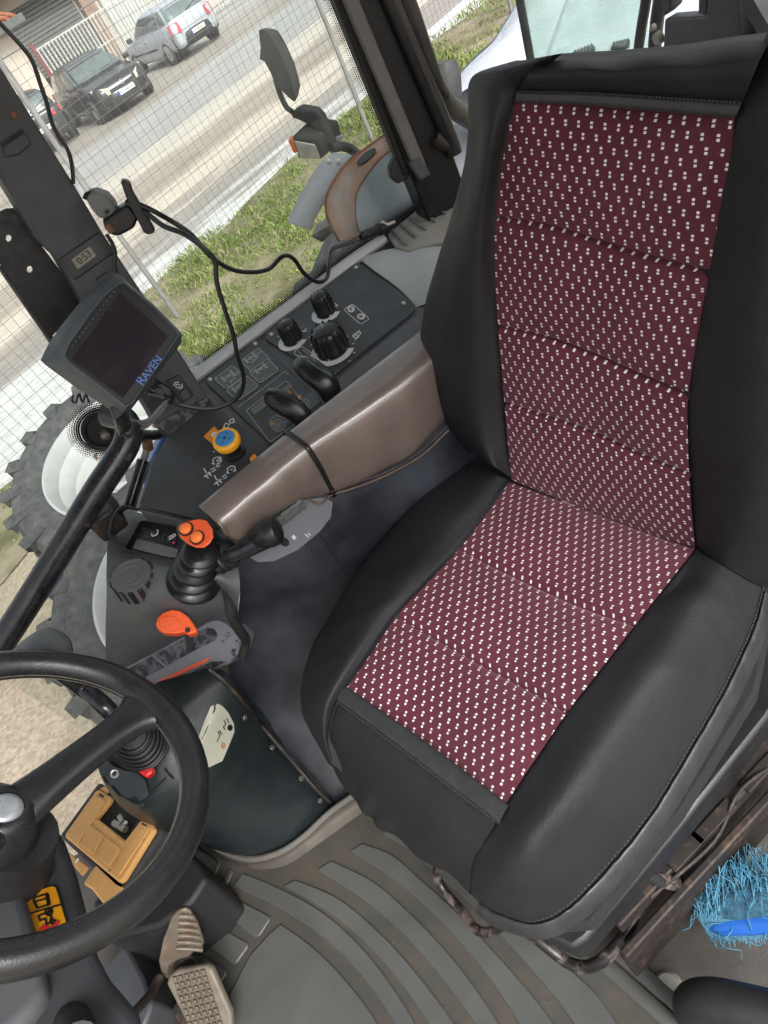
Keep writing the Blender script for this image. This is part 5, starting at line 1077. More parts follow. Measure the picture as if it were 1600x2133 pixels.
MB().prism([gp(*p, .004) for p in ((300,1500),(345,1495),(330,1560),(318,1600),(300,1590))], -GP.n*.01).build('switch_plate', 'console_grey', gh, bevel=.003)
ring_p = [gp(239,1612,.004)]
MB().lathe([(.004, .002), (.0065, .003), (.0075, 0)], gp(239,1612,-.002), GP.n, 16).build('screw', 'rivet', gh); 
# gear lever handle
hd = [atz(x, y, z) for x, y, z in ((40,1372,.655),(60,1352,.665),(85,1338,.67),(108,1337,.67),(124,1355,.66),(132,1385,.645))]
MB().tube([atz(18,1385,.65), atz(55,1362,.66), atz(90,1350,.665), atz(112,1362,.66), atz(128,1392,.645)], [.012,.026,.033,.030,.018], 16, 6, flat=.7).build('gear_handle', 'console_grey', gh)
decal(HS, ((206,1590),(212,1615),(225,1640),(255,1674),(280,1686),(300,1676),(312,1652),(304,1625),(290,1612),(262,1606),(238,1596),(222,1582)), 'housing_cap', 'teal_light', gh, .0025)
strokes([[(312,1654),(328,1640),(345,1622)],[(345,1603),(352,1612),(362,1622)]], SPlace(HS, 320, 1640, .0012), .003, 'seal_black', gh, name='housing_seam')
# cream sticker on the flank
sp_ = lambda x, y, w=0: HS.at(x, y, w); SPN = HS.norm(455, 1520)
decal(HS, ((405,1560),(415,1535),(428,1500),(440,1472),(452,1466),(462,1471),(474,1484),(486,1508),(487,1525),(474,1557),(462,1585),(430,1600),(412,1590)), 'sticker', 'sticker_cream', gh, .0015)
strokes([[(464,1500),(468,1508),(463,1514),(466,1520)],[(470,1497),(474,1506)],[(452,1525),(456,1532),(453,1538),(450,1545)],[(455,1523),(460,1530)]], SPlace(HS, 460, 1515, .0022), .0018, 'ink', gh)
decal(HS, circ(477,1516,5.5,6.5,18)[:-1], 'sticker_mark', 'ink', gh, .0024, 2); decal(HS, circ(463,1553,5,7,18)[:-1], 'sticker_mark', 'mark_brown', gh, .0024, 2)
# seam plate with screws between housing and flank
sv = [(440,1393,.40),(470,1420,.36),(510,1468,.27),(560,1535,.165),(620,1605,.08),(690,1680,.004)]
sq = [(440,1396),(470,1424),(510,1470),(535,1502),(560,1535),(590,1568),(620,1603),(655,1642),(686,1674)]; A_ = [HS.at(x, y, .004) for x, y in sq]
MB().tube([p+np.array([-.002, 0, .003]) for p in A_], .004, 6, 5).build('seam_edge', 'rust_dark', gh)
for (x, y, z) in ((509,1495,.26),(566,1558,.165),(627,1622,.085),(666,1668,.035)):
    MB().lathe([(.0, .001), (.003, .002), (.0045, .002), (.0055, 0)], HS.at(x, y, .001), HS.norm(x, y), 14).build('screw', 'bolt_dark', gh)
# ================================================================== TOOLBOX with tan lids
tb = thing('toolbox', 'dirty tan and dark grey plastic organiser box standing behind the steering wheel', 'box', (.28, .8, 0))
TZ = .22; tz = lambda x, y, w=0: atz(x, y, TZ+w)
MB().prism([tz(*p, -.012) for p in ((122,1742),(205,1628),(338,1724),(330,1745),(262,1850),(250,1856),(238,1850))], -UP*.2).build('box_body', 'box_grey', tb, bevel=.006)
fr_ = [(134,1743),(136,1736),(198,1648),(205,1644),(231,1660),(229,1668),(200,1704),(260,1750),(290,1711),(297,1707),(318,1718),(321,1727),(256,1832),(247,1838)]
MB().prism([tz(*p) for p in fr_], -UP*.014).build('lid_frame', 'tan_plastic', tb, bevel=.004)
for pad in (((145,1738),(199,1658),(221,1667),(161,1757)), ((166,1758),(186,1716),(216,1739),(194,1779)), ((200,1783),(220,1742),(251,1766),(228,1805)), ((234,1808),(297,1717),(311,1725),(246,1826))):
    pc = np.mean([np.array(p) for p in pad], axis=0)
    MB().prism([tz(*p, .0028) for p in pad], -UP*.003).build('lid_panel', 'tan_plastic', tb, bevel=.0012)
for x, y in ((213,1655),(302,1716)): MB().prism([tz(x+u, y+v, .001) for u, v in ((-5,-3),(4,3),(1,7),(-8,1))], -UP*.0008).build('clasp_slot', 'ink', tb, smooth=False)
for x, y in ((216,1645),(308,1703)): MB().prism([tz(x+u, y+v, -.006) for u, v in ((-9,-2),(2,-8),(14,0),(4,8))], -UP*.01).build('clasp', 'tan_plastic', tb, bevel=.002)
MB().prism([tz(*p, -.011) for p in ((205,1704),(238,1660),(292,1700),(258,1743))], -UP*.0012).build('open_bin', 'seal_black', tb, smooth=False)
MB().prism([tz(*p, .0) for p in ((243,1672),(248,1667),(290,1694),(285,1702))], -UP*.014).build('bin_divider', 'cover_grey', tb, bevel=.002)
MB().prism([tz(*p, -.012) for p in ((187,1818),(202,1797),(262,1842),(249,1862),(222,1893),(190,1852),(172,1841))], -UP*.014).build('lower_lid', 'tan_plastic', tb, bevel=.004)
MB().prism([tz(*p, -.014) for p in ((142,1775),(184,1806),(170,1824),(150,1800))], -UP*.006).build('lower_lid', 'tan_plastic', tb, bevel=.002)
b = MB(); 
for (x0, y0, x1, y1, r) in ((238,1714,262,1728,.007),(250,1700,258,1716,.006),(252,1722,262,1708,.008)): b.tube([tz(x0,y0,-.0), tz(x1,y1,-.0)], r, 8, 1)
b.build('bin_bolt', 'steel', tb)
MB().tube([tz(163,1788,.004), tz(157,1797,.004)], .003, 6, 1).build('wire_clip', 'rivet', tb)
# ================================================================== PEDALS
tp_ = thing('throttle_pedal', 'worn metal foot throttle pedal with ribbed brown tread', 'pedal', (0, .7, 0))
def pl3(*pts): return Plane.three(*[atz(*p) for p in pts])
KP = pl3((380,1900,.17), (425,1965,.10), (350,1990,.12)); kp = lambda x, y, w=0: KP.at(x, y, w)
MB().prism([kp(*p) for p in ((388,1892),(396,1897),(412,1922),(426,1964),(420,1978),(404,1984),(396,1994),(370,2002),(356,2010),(350,2032),(336,2030),(331,2004),(340,1960),(358,1912),(372,1896))], -KP.n*.008).build('tread_plate', 'pedal_metal', tp_, bevel=.003)
for k in range(6):
    y = 1909+k*13.5; x0, x1 = 374-k*1.2, 405+k*3.4
    MB().tube([kp(x0, y-2, .0015), kp((x0+x1)/2, y-1, .0025), kp(x1, y+2, .0015)], .0042, 8, 4, flat=.8).build('tread_rib', 'pedal_metal', tp_)
MB().prism([kp(*p, -.003) for p in ((331,2004),(350,1960),(366,1925),(362,1990),(352,2030),(336,2032))], np.array([.0, .01, -.05])).build('pedal_flank', 'pedal_metal', tp_, bevel=.004)
MB().prism([kp(*p, -.006) for p in ((352,2008),(400,1990),(408,2004),(404,2018),(360,2020))], np.array([.01, .0, -.03])).build('pedal_neck', 'rust_dark', tp_, bevel=.003)
MB().tube([atz(334,2035,.10), atz(312,2072,.12), atz(270,2120,.2)], .008, 10, 4).build('pedal_rod', 'rust_dark', tp_)
bk_ = thing('brake_pedal', 'worn brown brake pedal pad with square waffle tread', 'pedal', (0, .7, 0))
WPn = pl3((360,2020,.12), (430,2015,.12), (450,2133,.06)); wp_ = lambda x, y, w=0: WPn.at(x, y, w)
Q = [(352,2034),(368,2022),(428,2012),(440,2020),(480,2112),(482,2145),(470,2170),(400,2180),(388,2130),(346,2050)]
MB().prism([wp_(*p) for p in Q], -WPn.n*.014).build('pedal_pad', 'pedal_tan', bk_, bevel=.004)
b = MB(); c00, c10, c01 = np.array([357., 2034]), np.array([427., 2016]), np.array([401., 2168])
for i in range(6):
    for j in range(10):
        P = lambda u, v: c00+(c10-c00)*u+(c01-c00)*v*1.0+np.array([10, 2])*0
        u0, u1, v0, v1 = (i+.06)/6, (i+.94)/6, (j+.06)/10, (j+.94)/10
        q4 = [P(u0, v0), P(u1, v0), P(u1, v1), P(u0, v1)]; cc = sum(q4)/4; base = [wp_(*p, .0003) for p in q4]; top = [wp_(*(cc*.6+p*.4), .0052) for p in q4]
        k = len(b.v); b.add(base+top, [(4, 5, 6, 7), (0, 1, 5, 4), (1, 2, 6, 5), (2, 3, 7, 6), (3, 0, 4, 7)])
b.build('waffle_tread', 'pedal_tan', bk_, smooth=False)
MB().prism([wp_(*p, -.014) for p in ((380,2060),(430,2050),(450,2130),(400,2140))], np.array([0, .06, -.05])).build('pedal_arm', 'rust_dark', bk_, bevel=.003)
# ================================================================== FLOOR MAT
fm_ = thing('floor_mat', 'grey rubber floor mat with curved raised bands and dusty grooves', 'mat', (0, .5, 0))
fz = lambda x, y, w=0: atz(x, y, w)
MB().prism([fz(*p, .004) for p in ((380,1730),(440,1765),(470,1790),(560,1800),(640,1760),(740,1665),(900,1580),(1010,1660),(1125,1900),(1240,1985),(1420,2133),(1600,2300),(600,2500),(150,2300),(200,1900))], -UP*.006).build('mat_base', 'mat_rubber', fm_, bevel=.002)
Ls = [[(590,1845),(662,1885),(737,1941),(812,2020),(887,2125),(960,2260)], [(659,1812),(737,1859),(812,1919),(887,1997),(985,2125),(1060,2250)], [(728,1772),(812,1825),(887,1889),(962,1967),(1040,2068),(1140,2230)], [(794,1735),(850,1769),(905,1816),(985,1888),(1085,1995),(1180,2110),(1270,2250)]]
inn_ = [(584,1924),(644,1967),(700,2020),(775,2114),(850,2250)]
def off(L, dx, dy): return [(x+dx, y+dy) for x, y in L]
def band(lo, hi, name='raised_band', m='mat_plate', h=.008):
    lo = cr([fz(*p, h) for p in lo], 6); hi = cr([fz(*p, h) for p in hi], 6); MB().prism(lo+hi[::-1], -UP*.006).build(name, m, fm_, bevel=.0022)
band(Ls[0], [(615,1832)]+off(Ls[1], -36, 10)[1:]); band(Ls[1], [(690,1792)]+off(Ls[2], -36, 10)[1:]); band(Ls[2], [(755,1756)]+off(Ls[3], -34, 11)[1:])
band(Ls[3], [(812,1722),(880,1740),(960,1800),(1045,1885),(1150,1985),(1250,2080),(1340,2230)])
band([(505,1800),(560,1828),(620,1866),(690,1920),(760,1990),(835,2085),(915,2230)][::1], [(560,1812),(585,1850),(640,1888),(712,1942),(787,2020),(862,2120),(935,2250)]) if False else None
# inner field and pads
fi = cr([fz(*p, .0075) for p in inn_], 6); MB().prism(fi+[fz(*p, .0075) for p in ((600,2400),(380,2300),(470,2133),(478,2070),(520,1990),(560,1945))], -UP*.005).build('centre_field', 'mat_plate', fm_, bevel=.002)
inn2 = off(Ls[0], -34, 12); band(off(inn_, 6, -6), off(Ls[0], -36, 12)[:5]+[(920,2262)]) if False else None
band([(485,1846),(560,1880),(625,1918),(690,1966),(750,2030),(815,2120),(880,2240)], [(505,1818),(560,1840),(630,1874),(700,1922),(772,1995),(846,2100),(920,2240)])
def pad(q4): MB().prism([fz(*p, .0082) for p in q4], -UP*.005).build('mat_pad', 'mat_plate', fm_, bevel=.0025)
pad(((478,1880),(505,1878),(561,1908),(562,1916),(540,1950),(530,1952),(470,1908))); pad(((436,1925),(445,1924),(515,1963),(516,1972),(492,2006),(484,2008),(425,1965))); pad(((410,1988),(418,1988),(470,2020),(470,2030),(455,2052),(440,2040)))
for x, y in ((424,1797),(447,1806),(472,1826)): pad(tuple((x+u, y+v) for u, v in ((-10,12),(4,-16),(10,-15),(12,-9),(0,18),(-7,18))))
# lip climbing the console foot
l0 = [(420,1752),(455,1785),(520,1808),(590,1800),(660,1755),(750,1690),(860,1620),(960,1560)]; l1 = [(425,1735),(455,1768),(520,1792),(585,1780),(640,1745),(700,1690),(800,1622),(920,1545)]
A_ = [fz(*p, .006) for p in l0]; B_ = [p+np.array([.02, .02, 0])*.3+UP*0 for p in [atz(*p, .05) for p in l1]]
MB().grid(crn([[p-UP*.004+np.array([-.01, -.012, 0]) for p in A_], A_, [lerp(a, b_, .35)+np.array([.01, .01, -.004]) for a, b_ in zip(A_, B_)], B_], 5, 6)).build('mat_lip', 'mat_dirty', fm_, auto=180)
MB().tube(B_, .006, 8, 6).build('lip_bead', 'sill_dirty', fm_)
# raised ridges at the mat's near edge
for dx in (0, 34): MB().tube([fz(1010+dx, 1790-dx*.5, .006), fz(1150+dx, 1910-dx*.5, .006), fz(1420+dx*1.1, 2150-dx*.5, .006)], .011, 8, 5, flat=.35).build('edge_ridge', 'mat_plate', fm_)
# grit and straw caught on the mat
rg_ = np.random.default_rng(21); b = MB()
for k in range(170):
    x, y = rg_.uniform(400, 1150), rg_.uniform(1740, 2133)
    if y < 1740+abs(x-700)*.2: continue
    p = fz(x, y, .0085); s_ = .0006+.0011*rg_.random()**3; a_ = rg_.uniform(0, PI); d_ = np.array([math.cos(a_), math.sin(a_), 0]); b.box(p+UP*s_*.4, (d_, np.cross(d_, UP), UP), (s_*(1+3*(rg_.random() < .12)), s_, s_))
o = b.build('grit', 'grit', fm_, smooth=False); o['kind'] = 'stuff'
# ================================================================== BRUSH
br = thing('hand_brush', 'blue hand brush with frayed tangled bristles on the floor behind the seat', 'brush', (-.3, -.1, 0))
hA, hB = atz(1478, 1930, .10), atz(1680, 1905, .13)
MB().tube([hA-UP*.0, lerp(hA, hB, .12), lerp(hA, hB, .5), hB], [.005,.013,.017,.019], 14, 6, flat=.7).build('brush_back', 'handle_blue', br)
b = MB(); b2 = MB(); rr_ = np.random.default_rng(5)
base0, base1 = atz(1425, 1880, .07), atz(1660, 1830, .10)
up2 = unit(atz(1470, 1800, .12)-atz(1480, 1925, .10))
for k in range(7000):
    t = rr_.random()**.9; s = rr_.normal(0, .011); root = lerp(hA, hB, t*1.0-.05)+np.array([s*.5, 0, s])-up2*.004
    L = .056+rr_.normal(0, .010)*(1+.3*(t < .1)); lean = np.array([rr_.normal(0, .28), rr_.normal(0, .28), rr_.normal(0, .28)])
    d1 = unit(up2+lean*.6+(.35 if t < .12 else 0)*unit(hA-hB)*rr_.random()); mid_ = root+d1*L*.55; d2 = unit(d1+np.array([rr_.normal(0, .5) for _ in range(3)])); end = mid_+d2*L*.5
    (b2 if (k % 9 == 0) else b).tube([root, mid_, end], [.00075, .0007, .0005], 3, 3, cap=False)
for k in range(70):
    t = rr_.random(); p = lerp(hA, hB, t)+up2*rr_.uniform(-.01, .06); pts = [p]; d = unit(rr_.normal(0, 1, 3)-up2*.3)
    for q in range(5): d = unit(d+rr_.normal(0, .6, 3)); pts.append(pts[-1]+d*.013)
    b.tube(pts, .0007, 3, 4, cap=False)
MB().tube([lerp(hA, hB, t)+up2*(.026 if t > .02 else .02) for t in (-.02, .1, .3, .6, 1.)], [.012,.022,.025,.025,.025], 14, 5, flat=1.2).build('bristle_core', 'brush_core', br)
o = b.build('bristles', 'brush_blue', br, auto=180); o['kind'] = 'stuff'; o = b2.build('bristles', 'brush_green', br, auto=180); o['kind'] = 'stuff'
# ================================================================== black handle at the lower right corner
hk = thing('hand_lever', 'blunt black lever grip rising from floor at the lower right corner', 'lever', (-.4, 0, 0))
MB().tube([atz(1440, 2120, .03), atz(1440, 2095, .12), atz(1455, 2085, .15), atz(1500, 2088, .165), atz(1600, 2115, .17), atz(1750, 2150, .17)], [.020,.024,.027,.029,.031,.032], 18, 6, flat=.9).build('lever_grip', 'black_rubber', hk)
# ================================================================== OUTSIDE: ground, road, verge
RE = np.array([.5, -.866, 0]); RN = np.array([.866, .5, 0])
def rn(e, n, z=G): return RE*e+RN*n+np.array([0, 0, z])
def ground_mat():
    m = bpy.data.materials.new('dirt_ground'); m.use_nodes = True; nt = m.node_tree; N = nt.nodes; L = nt.links; b = N['Principled BSDF']; b.inputs['Roughness'].default_value = .9; b.inputs['Specular IOR Level'].default_value = .2
    tc = N.new('ShaderNodeTexCoord'); n1 = N.new('ShaderNodeTexNoise'); n1.inputs['Scale'].default_value = 1.3; n1.inputs['Detail'].default_value = 10; n1.inputs['Roughness'].default_value = .65; L.new(tc.outputs['Object'], n1.inputs['Vector'])
    rp = N.new('ShaderNodeValToRGB'); e = rp.color_ramp.elements; e[0].position = .3; e[0].color = (.25, .20, .145, 1); e[1].position = .7; e[1].color = (.42, .36, .27, 1); L.new(n1.outputs['Fac'], rp.inputs[0])
    v = N.new('ShaderNodeTexVoronoi'); v.inputs['Scale'].default_value = 23; L.new(tc.outputs['Object'], v.inputs['Vector'])
    n2 = N.new('ShaderNodeTexNoise'); n2.inputs['Scale'].default_value = 38; n2.inputs['Detail'].default_value = 6; L.new(tc.outputs['Object'], n2.inputs['Vector'])
    r2 = N.new('ShaderNodeMapRange'); r2.inputs['From Min'].default_value = .3; r2.inputs['From Max'].default_value = .7; r2.inputs['To Min'].default_value = .72; r2.inputs['To Max'].default_value = 1.2; L.new(n2.outputs['Fac'], r2.inputs['Value'])
    mx = N.new('ShaderNodeVectorMath'); mx.operation = 'SCALE'; L.new(rp.outputs[0], mx.inputs[0]); L.new(r2.outputs[0], mx.inputs['Scale']); L.new(mx.outputs[0], b.inputs['Base Color'])
    ad = N.new('ShaderNodeMath'); ad.operation = 'MULTIPLY_ADD'; L.new(v.outputs['Distance'], ad.inputs[0]); ad.inputs[1].default_value = .12; L.new(n2.outputs['Fac'], ad.inputs[2])
    bp = N.new('ShaderNodeBump'); bp.inputs['Strength'].default_value = .6; bp.inputs['Distance'].default_value = .02; L.new(ad.outputs[0], bp.inputs['Height']); L.new(bp.outputs['Normal'], b.inputs['Normal']); M['dirt_ground'] = m
ground_mat()
def road_mat():
    m = bpy.data.materials.new('muddy_road'); m.use_nodes = True; nt = m.node_tree; N = nt.nodes; L = nt.links; b = N['Principled BSDF']
    tc = N.new('ShaderNodeTexCoord'); sp = N.new('ShaderNodeSeparateXYZ'); L.new(tc.outputs['Object'], sp.inputs[0])
    def mth(op, a, c=None, d=None):
        n = N.new('ShaderNodeMath'); n.operation = op
        for k, x in enumerate((a, c, d)):
            if x is None: continue
            if isinstance(x, (int, float)): n.inputs[k].default_value = x
            else: L.new(x, n.inputs[k])
        return n.outputs[0]
    def noise(sx, sy, sc, det=6):
        mp = N.new('ShaderNodeMapping'); mp.inputs['Scale'].default_value = (sx, sy, 1); L.new(tc.outputs['Object'], mp.inputs['Vector'])
        n = N.new('ShaderNodeTexNoise'); n.inputs['Scale'].default_value = sc; n.inputs['Detail'].default_value = det; n.inputs['Roughness'].default_value = .65; L.new(mp.outputs[0], n.inputs['Vector']); return n.outputs['Fac']
    wob = noise(.35, 1.4, .8, 4); streak = noise(.12, 3.2, 1.0, 7); fine = noise(1, 1, 14, 6)
    nn = mth('ADD', sp.outputs[1], mth('MULTIPLY', mth('SUBTRACT', wob, .5), 2.2)); nn = mth('ADD', nn, mth('MULTIPLY', mth('SUBTRACT', streak, .5), 1.6))
    t = mth('DIVIDE', mth('SUBTRACT', nn, 7.0), 20.0)
    rp = N.new('ShaderNodeValToRGB'); rp.color_ramp.interpolation = 'EASE'
    st = [(7.0,(.55,.54,.53)),(7.9,(.56,.55,.54)),(8.3,(.27,.245,.22)),(9.1,(.29,.25,.215)),(9.5,(.52,.45,.38)),(10.4,(.50,.43,.36)),(10.8,(.29,.245,.20)),(12.0,(.32,.27,.225)),(12.5,(.50,.44,.38)),(13.6,(.46,.41,.36)),(14.2,(.31,.295,.28)),(17.5,(.33,.32,.31)),(19.0,(.28,.24,.205)),(21,(.30,.265,.235)),(24,(.33,.31,.29))]
    el = rp.color_ramp.elements
    for i, (p, c) in enumerate(st):
        q = el[i] if i < 2 else el.new((p-7)/20)
        q.position = (p-7)/20; q.color = (*c, 1)
    L.new(t, rp.inputs[0])
    r2 = N.new('ShaderNodeMapRange'); r2.inputs['From Min'].default_value = .3; r2.inputs['From Max'].default_value = .7; r2.inputs['To Min'].default_value = .78; r2.inputs['To Max'].default_value = 1.18; L.new(fine, r2.inputs['Value'])
    r3 = N.new('ShaderNodeMapRange'); r3.inputs['From Min'].default_value = .3; r3.inputs['From Max'].default_value = .7; r3.inputs['To Min'].default_value = .8; r3.inputs['To Max'].default_value = 1.2; L.new(noise(.1, 5, 2, 5), r3.inputs['Value'])
    mx = N.new('ShaderNodeVectorMath'); mx.operation = 'SCALE'; L.new(rp.outputs[0], mx.inputs[0]); L.new(mth('MULTIPLY', r2.outputs[0], r3.outputs[0]), mx.inputs['Scale']); L.new(mx.outputs[0], b.inputs['Base Color'])
    rr = N.new('ShaderNodeMapRange'); rr.inputs['From Min'].default_value = .35; rr.inputs['From Max'].default_value = .65; rr.inputs['To Min'].default_value = .22; rr.inputs['To Max'].default_value = .7; L.new(streak, rr.inputs['Value']); L.new(rr.outputs[0], b.inputs['Roughness'])
    bp = N.new('ShaderNodeBump'); bp.inputs['Strength'].default_value = .5; bp.inputs['Distance'].default_value = .04; L.new(mth('ADD', streak, mth('MULTIPLY', fine, .3)), bp.inputs['Height']); L.new(bp.outputs['Normal'], b.inputs['Normal']); M['muddy_road'] = m
road_mat()
o = obj('ground', [(-400, -400, G), (400, -400, G), (400, 400, G), (-400, 400, G)], [(0, 1, 2, 3)], 'dirt_ground', smooth=False); tag(o, kind='structure')
# road sheet in its own frame (local x along, local y across)
o = obj('road', [(-150, 5.3, 0), (1.0, 5.3, 0), (2.6, 7.3, 0), (150, 7.3, 0), (150, 60, 0), (2.6, 60, 0), (1.0, 60, 0), (-150, 60, 0)], [(0, 1, 6, 7), (1, 2, 5, 6), (2, 3, 4, 5)], 'muddy_road', smooth=False, world=False); tag(o, kind='structure')
o.matrix_world = Matrix(((RE[0], RN[0], 0, 0), (RE[1], RN[1], 0, 0), (0, 0, 1, G+.006), (0, 0, 0, 1)))
mat('verge_soil', (.13, .12, .055), rough=.95, var=.35, vscale=2.2, col2=(.30, .25, .18), wear=.42, wscale=1.6, wedge=.12)
def wavy(n0, amp, seed, es): r = np.random.default_rng(seed); ph = r.uniform(0, 6, 4); return [rn(e, n0+amp*sum(math.sin(e*f+p)/(i+1) for i, (f, p) in enumerate(zip((.9, 2.1, 4.3, 7.7), ph))), G+.012) for e in es]
es = np.linspace(-9, 60, 160)
va, vb = wavy(4.75, .22, 1, es), wavy(7.5, .14, 2, es); vb = [p-RN*1.7*(1-min(1, max(0, (e_-.9)/1.5))) for p, e_ in zip(vb, es)]; nE = len(es)
o = obj('verge', va+vb, [(i, i+1, nE+i+1, nE+i) for i in range(nE-1)], 'verge_soil', smooth=False); tag(o, kind='structure')
# grass: leaf-sized blades and clover leaves
def grass():
    r = np.random.default_rng(3); n = 90000
    e = np.where(r.random(n) < .72, r.uniform(-1.5, 9, n), r.uniform(9, 26, n)); nn = r.uniform(4.7, 7.6, n)
    f = np.sin(e*1.7+1.3)*np.sin(nn*2.1+.5)+.6*np.sin(e*3.9-nn*2.7)+.4*np.sin(e*7.1+nn*5.3)
    f2 = f-1.3*np.exp(-((e-2.9)/.9)**2-((nn-6.3)/.5)**2)-1.0*np.exp(-((e-2.2)/.7)**2-((nn-6.9)/.35)**2)
    lim = 5.75+1.7*np.clip((e-.9)/1.5, 0, 1)
    keep = (f2+r.normal(0, .6, n) > -.35) & (nn < lim+.14*np.sin(e*2.1)+.08*np.sin(e*6.7)+r.normal(0, .07, n)) & (nn > 4.85+.25*np.sin(e*1.3+1)+r.normal(0, .08, n))
    e, nn, f2 = e[keep], nn[keep], f2[keep]; n = len(e); P = e[:, None]*RE+nn[:, None]*RN+np.array([0, 0, G+.01])
    h = (.020+.058*r.random(n)**2)*(1+.5*np.clip(f2, -1, 1)); wd = (.003+.003*r.random(n)+.008*r.random(n)*(r.random(n) < .35))*(1+.35*(e > 9)); th = r.uniform(0, 2*PI, n); ln = r.normal(0, .55, (n, 2))
    d = np.stack([np.cos(th), np.sin(th), np.zeros(n)], 1); tip = P+np.stack([ln[:, 0]*h, ln[:, 1]*h, h], 1); mid = (P+tip)/2+np.array([0, 0, .012])
    V = np.stack([P-d*wd[:, None]*.6, P+d*wd[:, None]*.6, mid+d*wd[:, None], mid-d*wd[:, None], tip], 1).reshape(-1, 3); k = np.arange(n)*5
    F4 = np.stack([k, k+1, k+2, k+3], 1); F3 = np.stack([k+3, k+2, k+4], 1)
    me = bpy.data.meshes.new('grass'); me.from_pydata(V.tolist(), [], F4.tolist()+F3.tolist())
    m = bpy.data.materials.new('grass'); m.use_nodes = True; nt = m.node_tree; b = nt.nodes['Principled BSDF']; b.inputs['Roughness'].default_value = .6; b.inputs['Subsurface Weight'].default_value = 0
    g = nt.nodes.new('ShaderNodeNewGeometry'); rp = nt.nodes.new('ShaderNodeValToRGB'); el = rp.color_ramp.elements; el[0].position = 0; el[0].color = (.09, .145, .02, 1); el[1].position = 1; el[1].color = (.27, .33, .08, 1)
    q = el.new(.55); q.color = (.155, .225, .035, 1); q = el.new(.93); q.color = (.34, .30, .14, 1)
    nt.links.new(g.outputs['Random Per Island'], rp.inputs[0]); nt.links.new(rp.outputs[0], b.inputs['Base Color']); M['grass'] = m; me.materials.append(m)
    o = bpy.data.objects.new('grass', me); COL.objects.link(o); tag(o, 'patchy green grass and weeds along the roadside verge', 'grass', kind='stuff')
grass()
# ================================================================== wire fence
fn = 6.2
fen = thing('wire_fence', 'wire mesh fence on thin metal posts between tractor and muddy road', 'fence', rn(3, fn))
b = MB(); rw_ = np.random.default_rng(11); ph = rw_.uniform(0, 6, 40)
def wz(e, z, k): return rn(e, fn+.012*math.sin(e*2.3+z*3)+.01*math.sin(e*5.1+k), G+z+.006*math.sin(e*3.1+ph[k % 40]))
es_f = np.arange(-7, 16.01, .4)
for k in range(25):
    z = .06+k*.1
    pts = [wz(e, z, k) for e in es_f]; b.tube(pts, .0022 if k < 24 else .006, 3, 1, cap=False)
for k, e in enumerate(np.arange(-7, 16.01, .1)):
    off_ = .006*math.sin(k*1.7); b.tube([rn(e+off_+.012*math.sin(z*4+k), fn+.012*math.sin(e*2.3+z*3)+.003, G+z) for z in (.05, .6, 1.2, 1.8, 2.46)], .0022, 3, 1, cap=False)
b.build('wire_mesh', 'wire', fen, auto=180)
for k, e in enumerate((-4.1, -.7, 2.68, 6.12, 9.5, 12.9)): MB().tube([rn(e, fn-.03, G-.2), rn(e-.02+.04*(k % 2), fn-.03, G+1.2), rn(e+.01, fn-.03, G+2.6)], .026, 12, 3).build('fence_post', 'post_metal', fen)
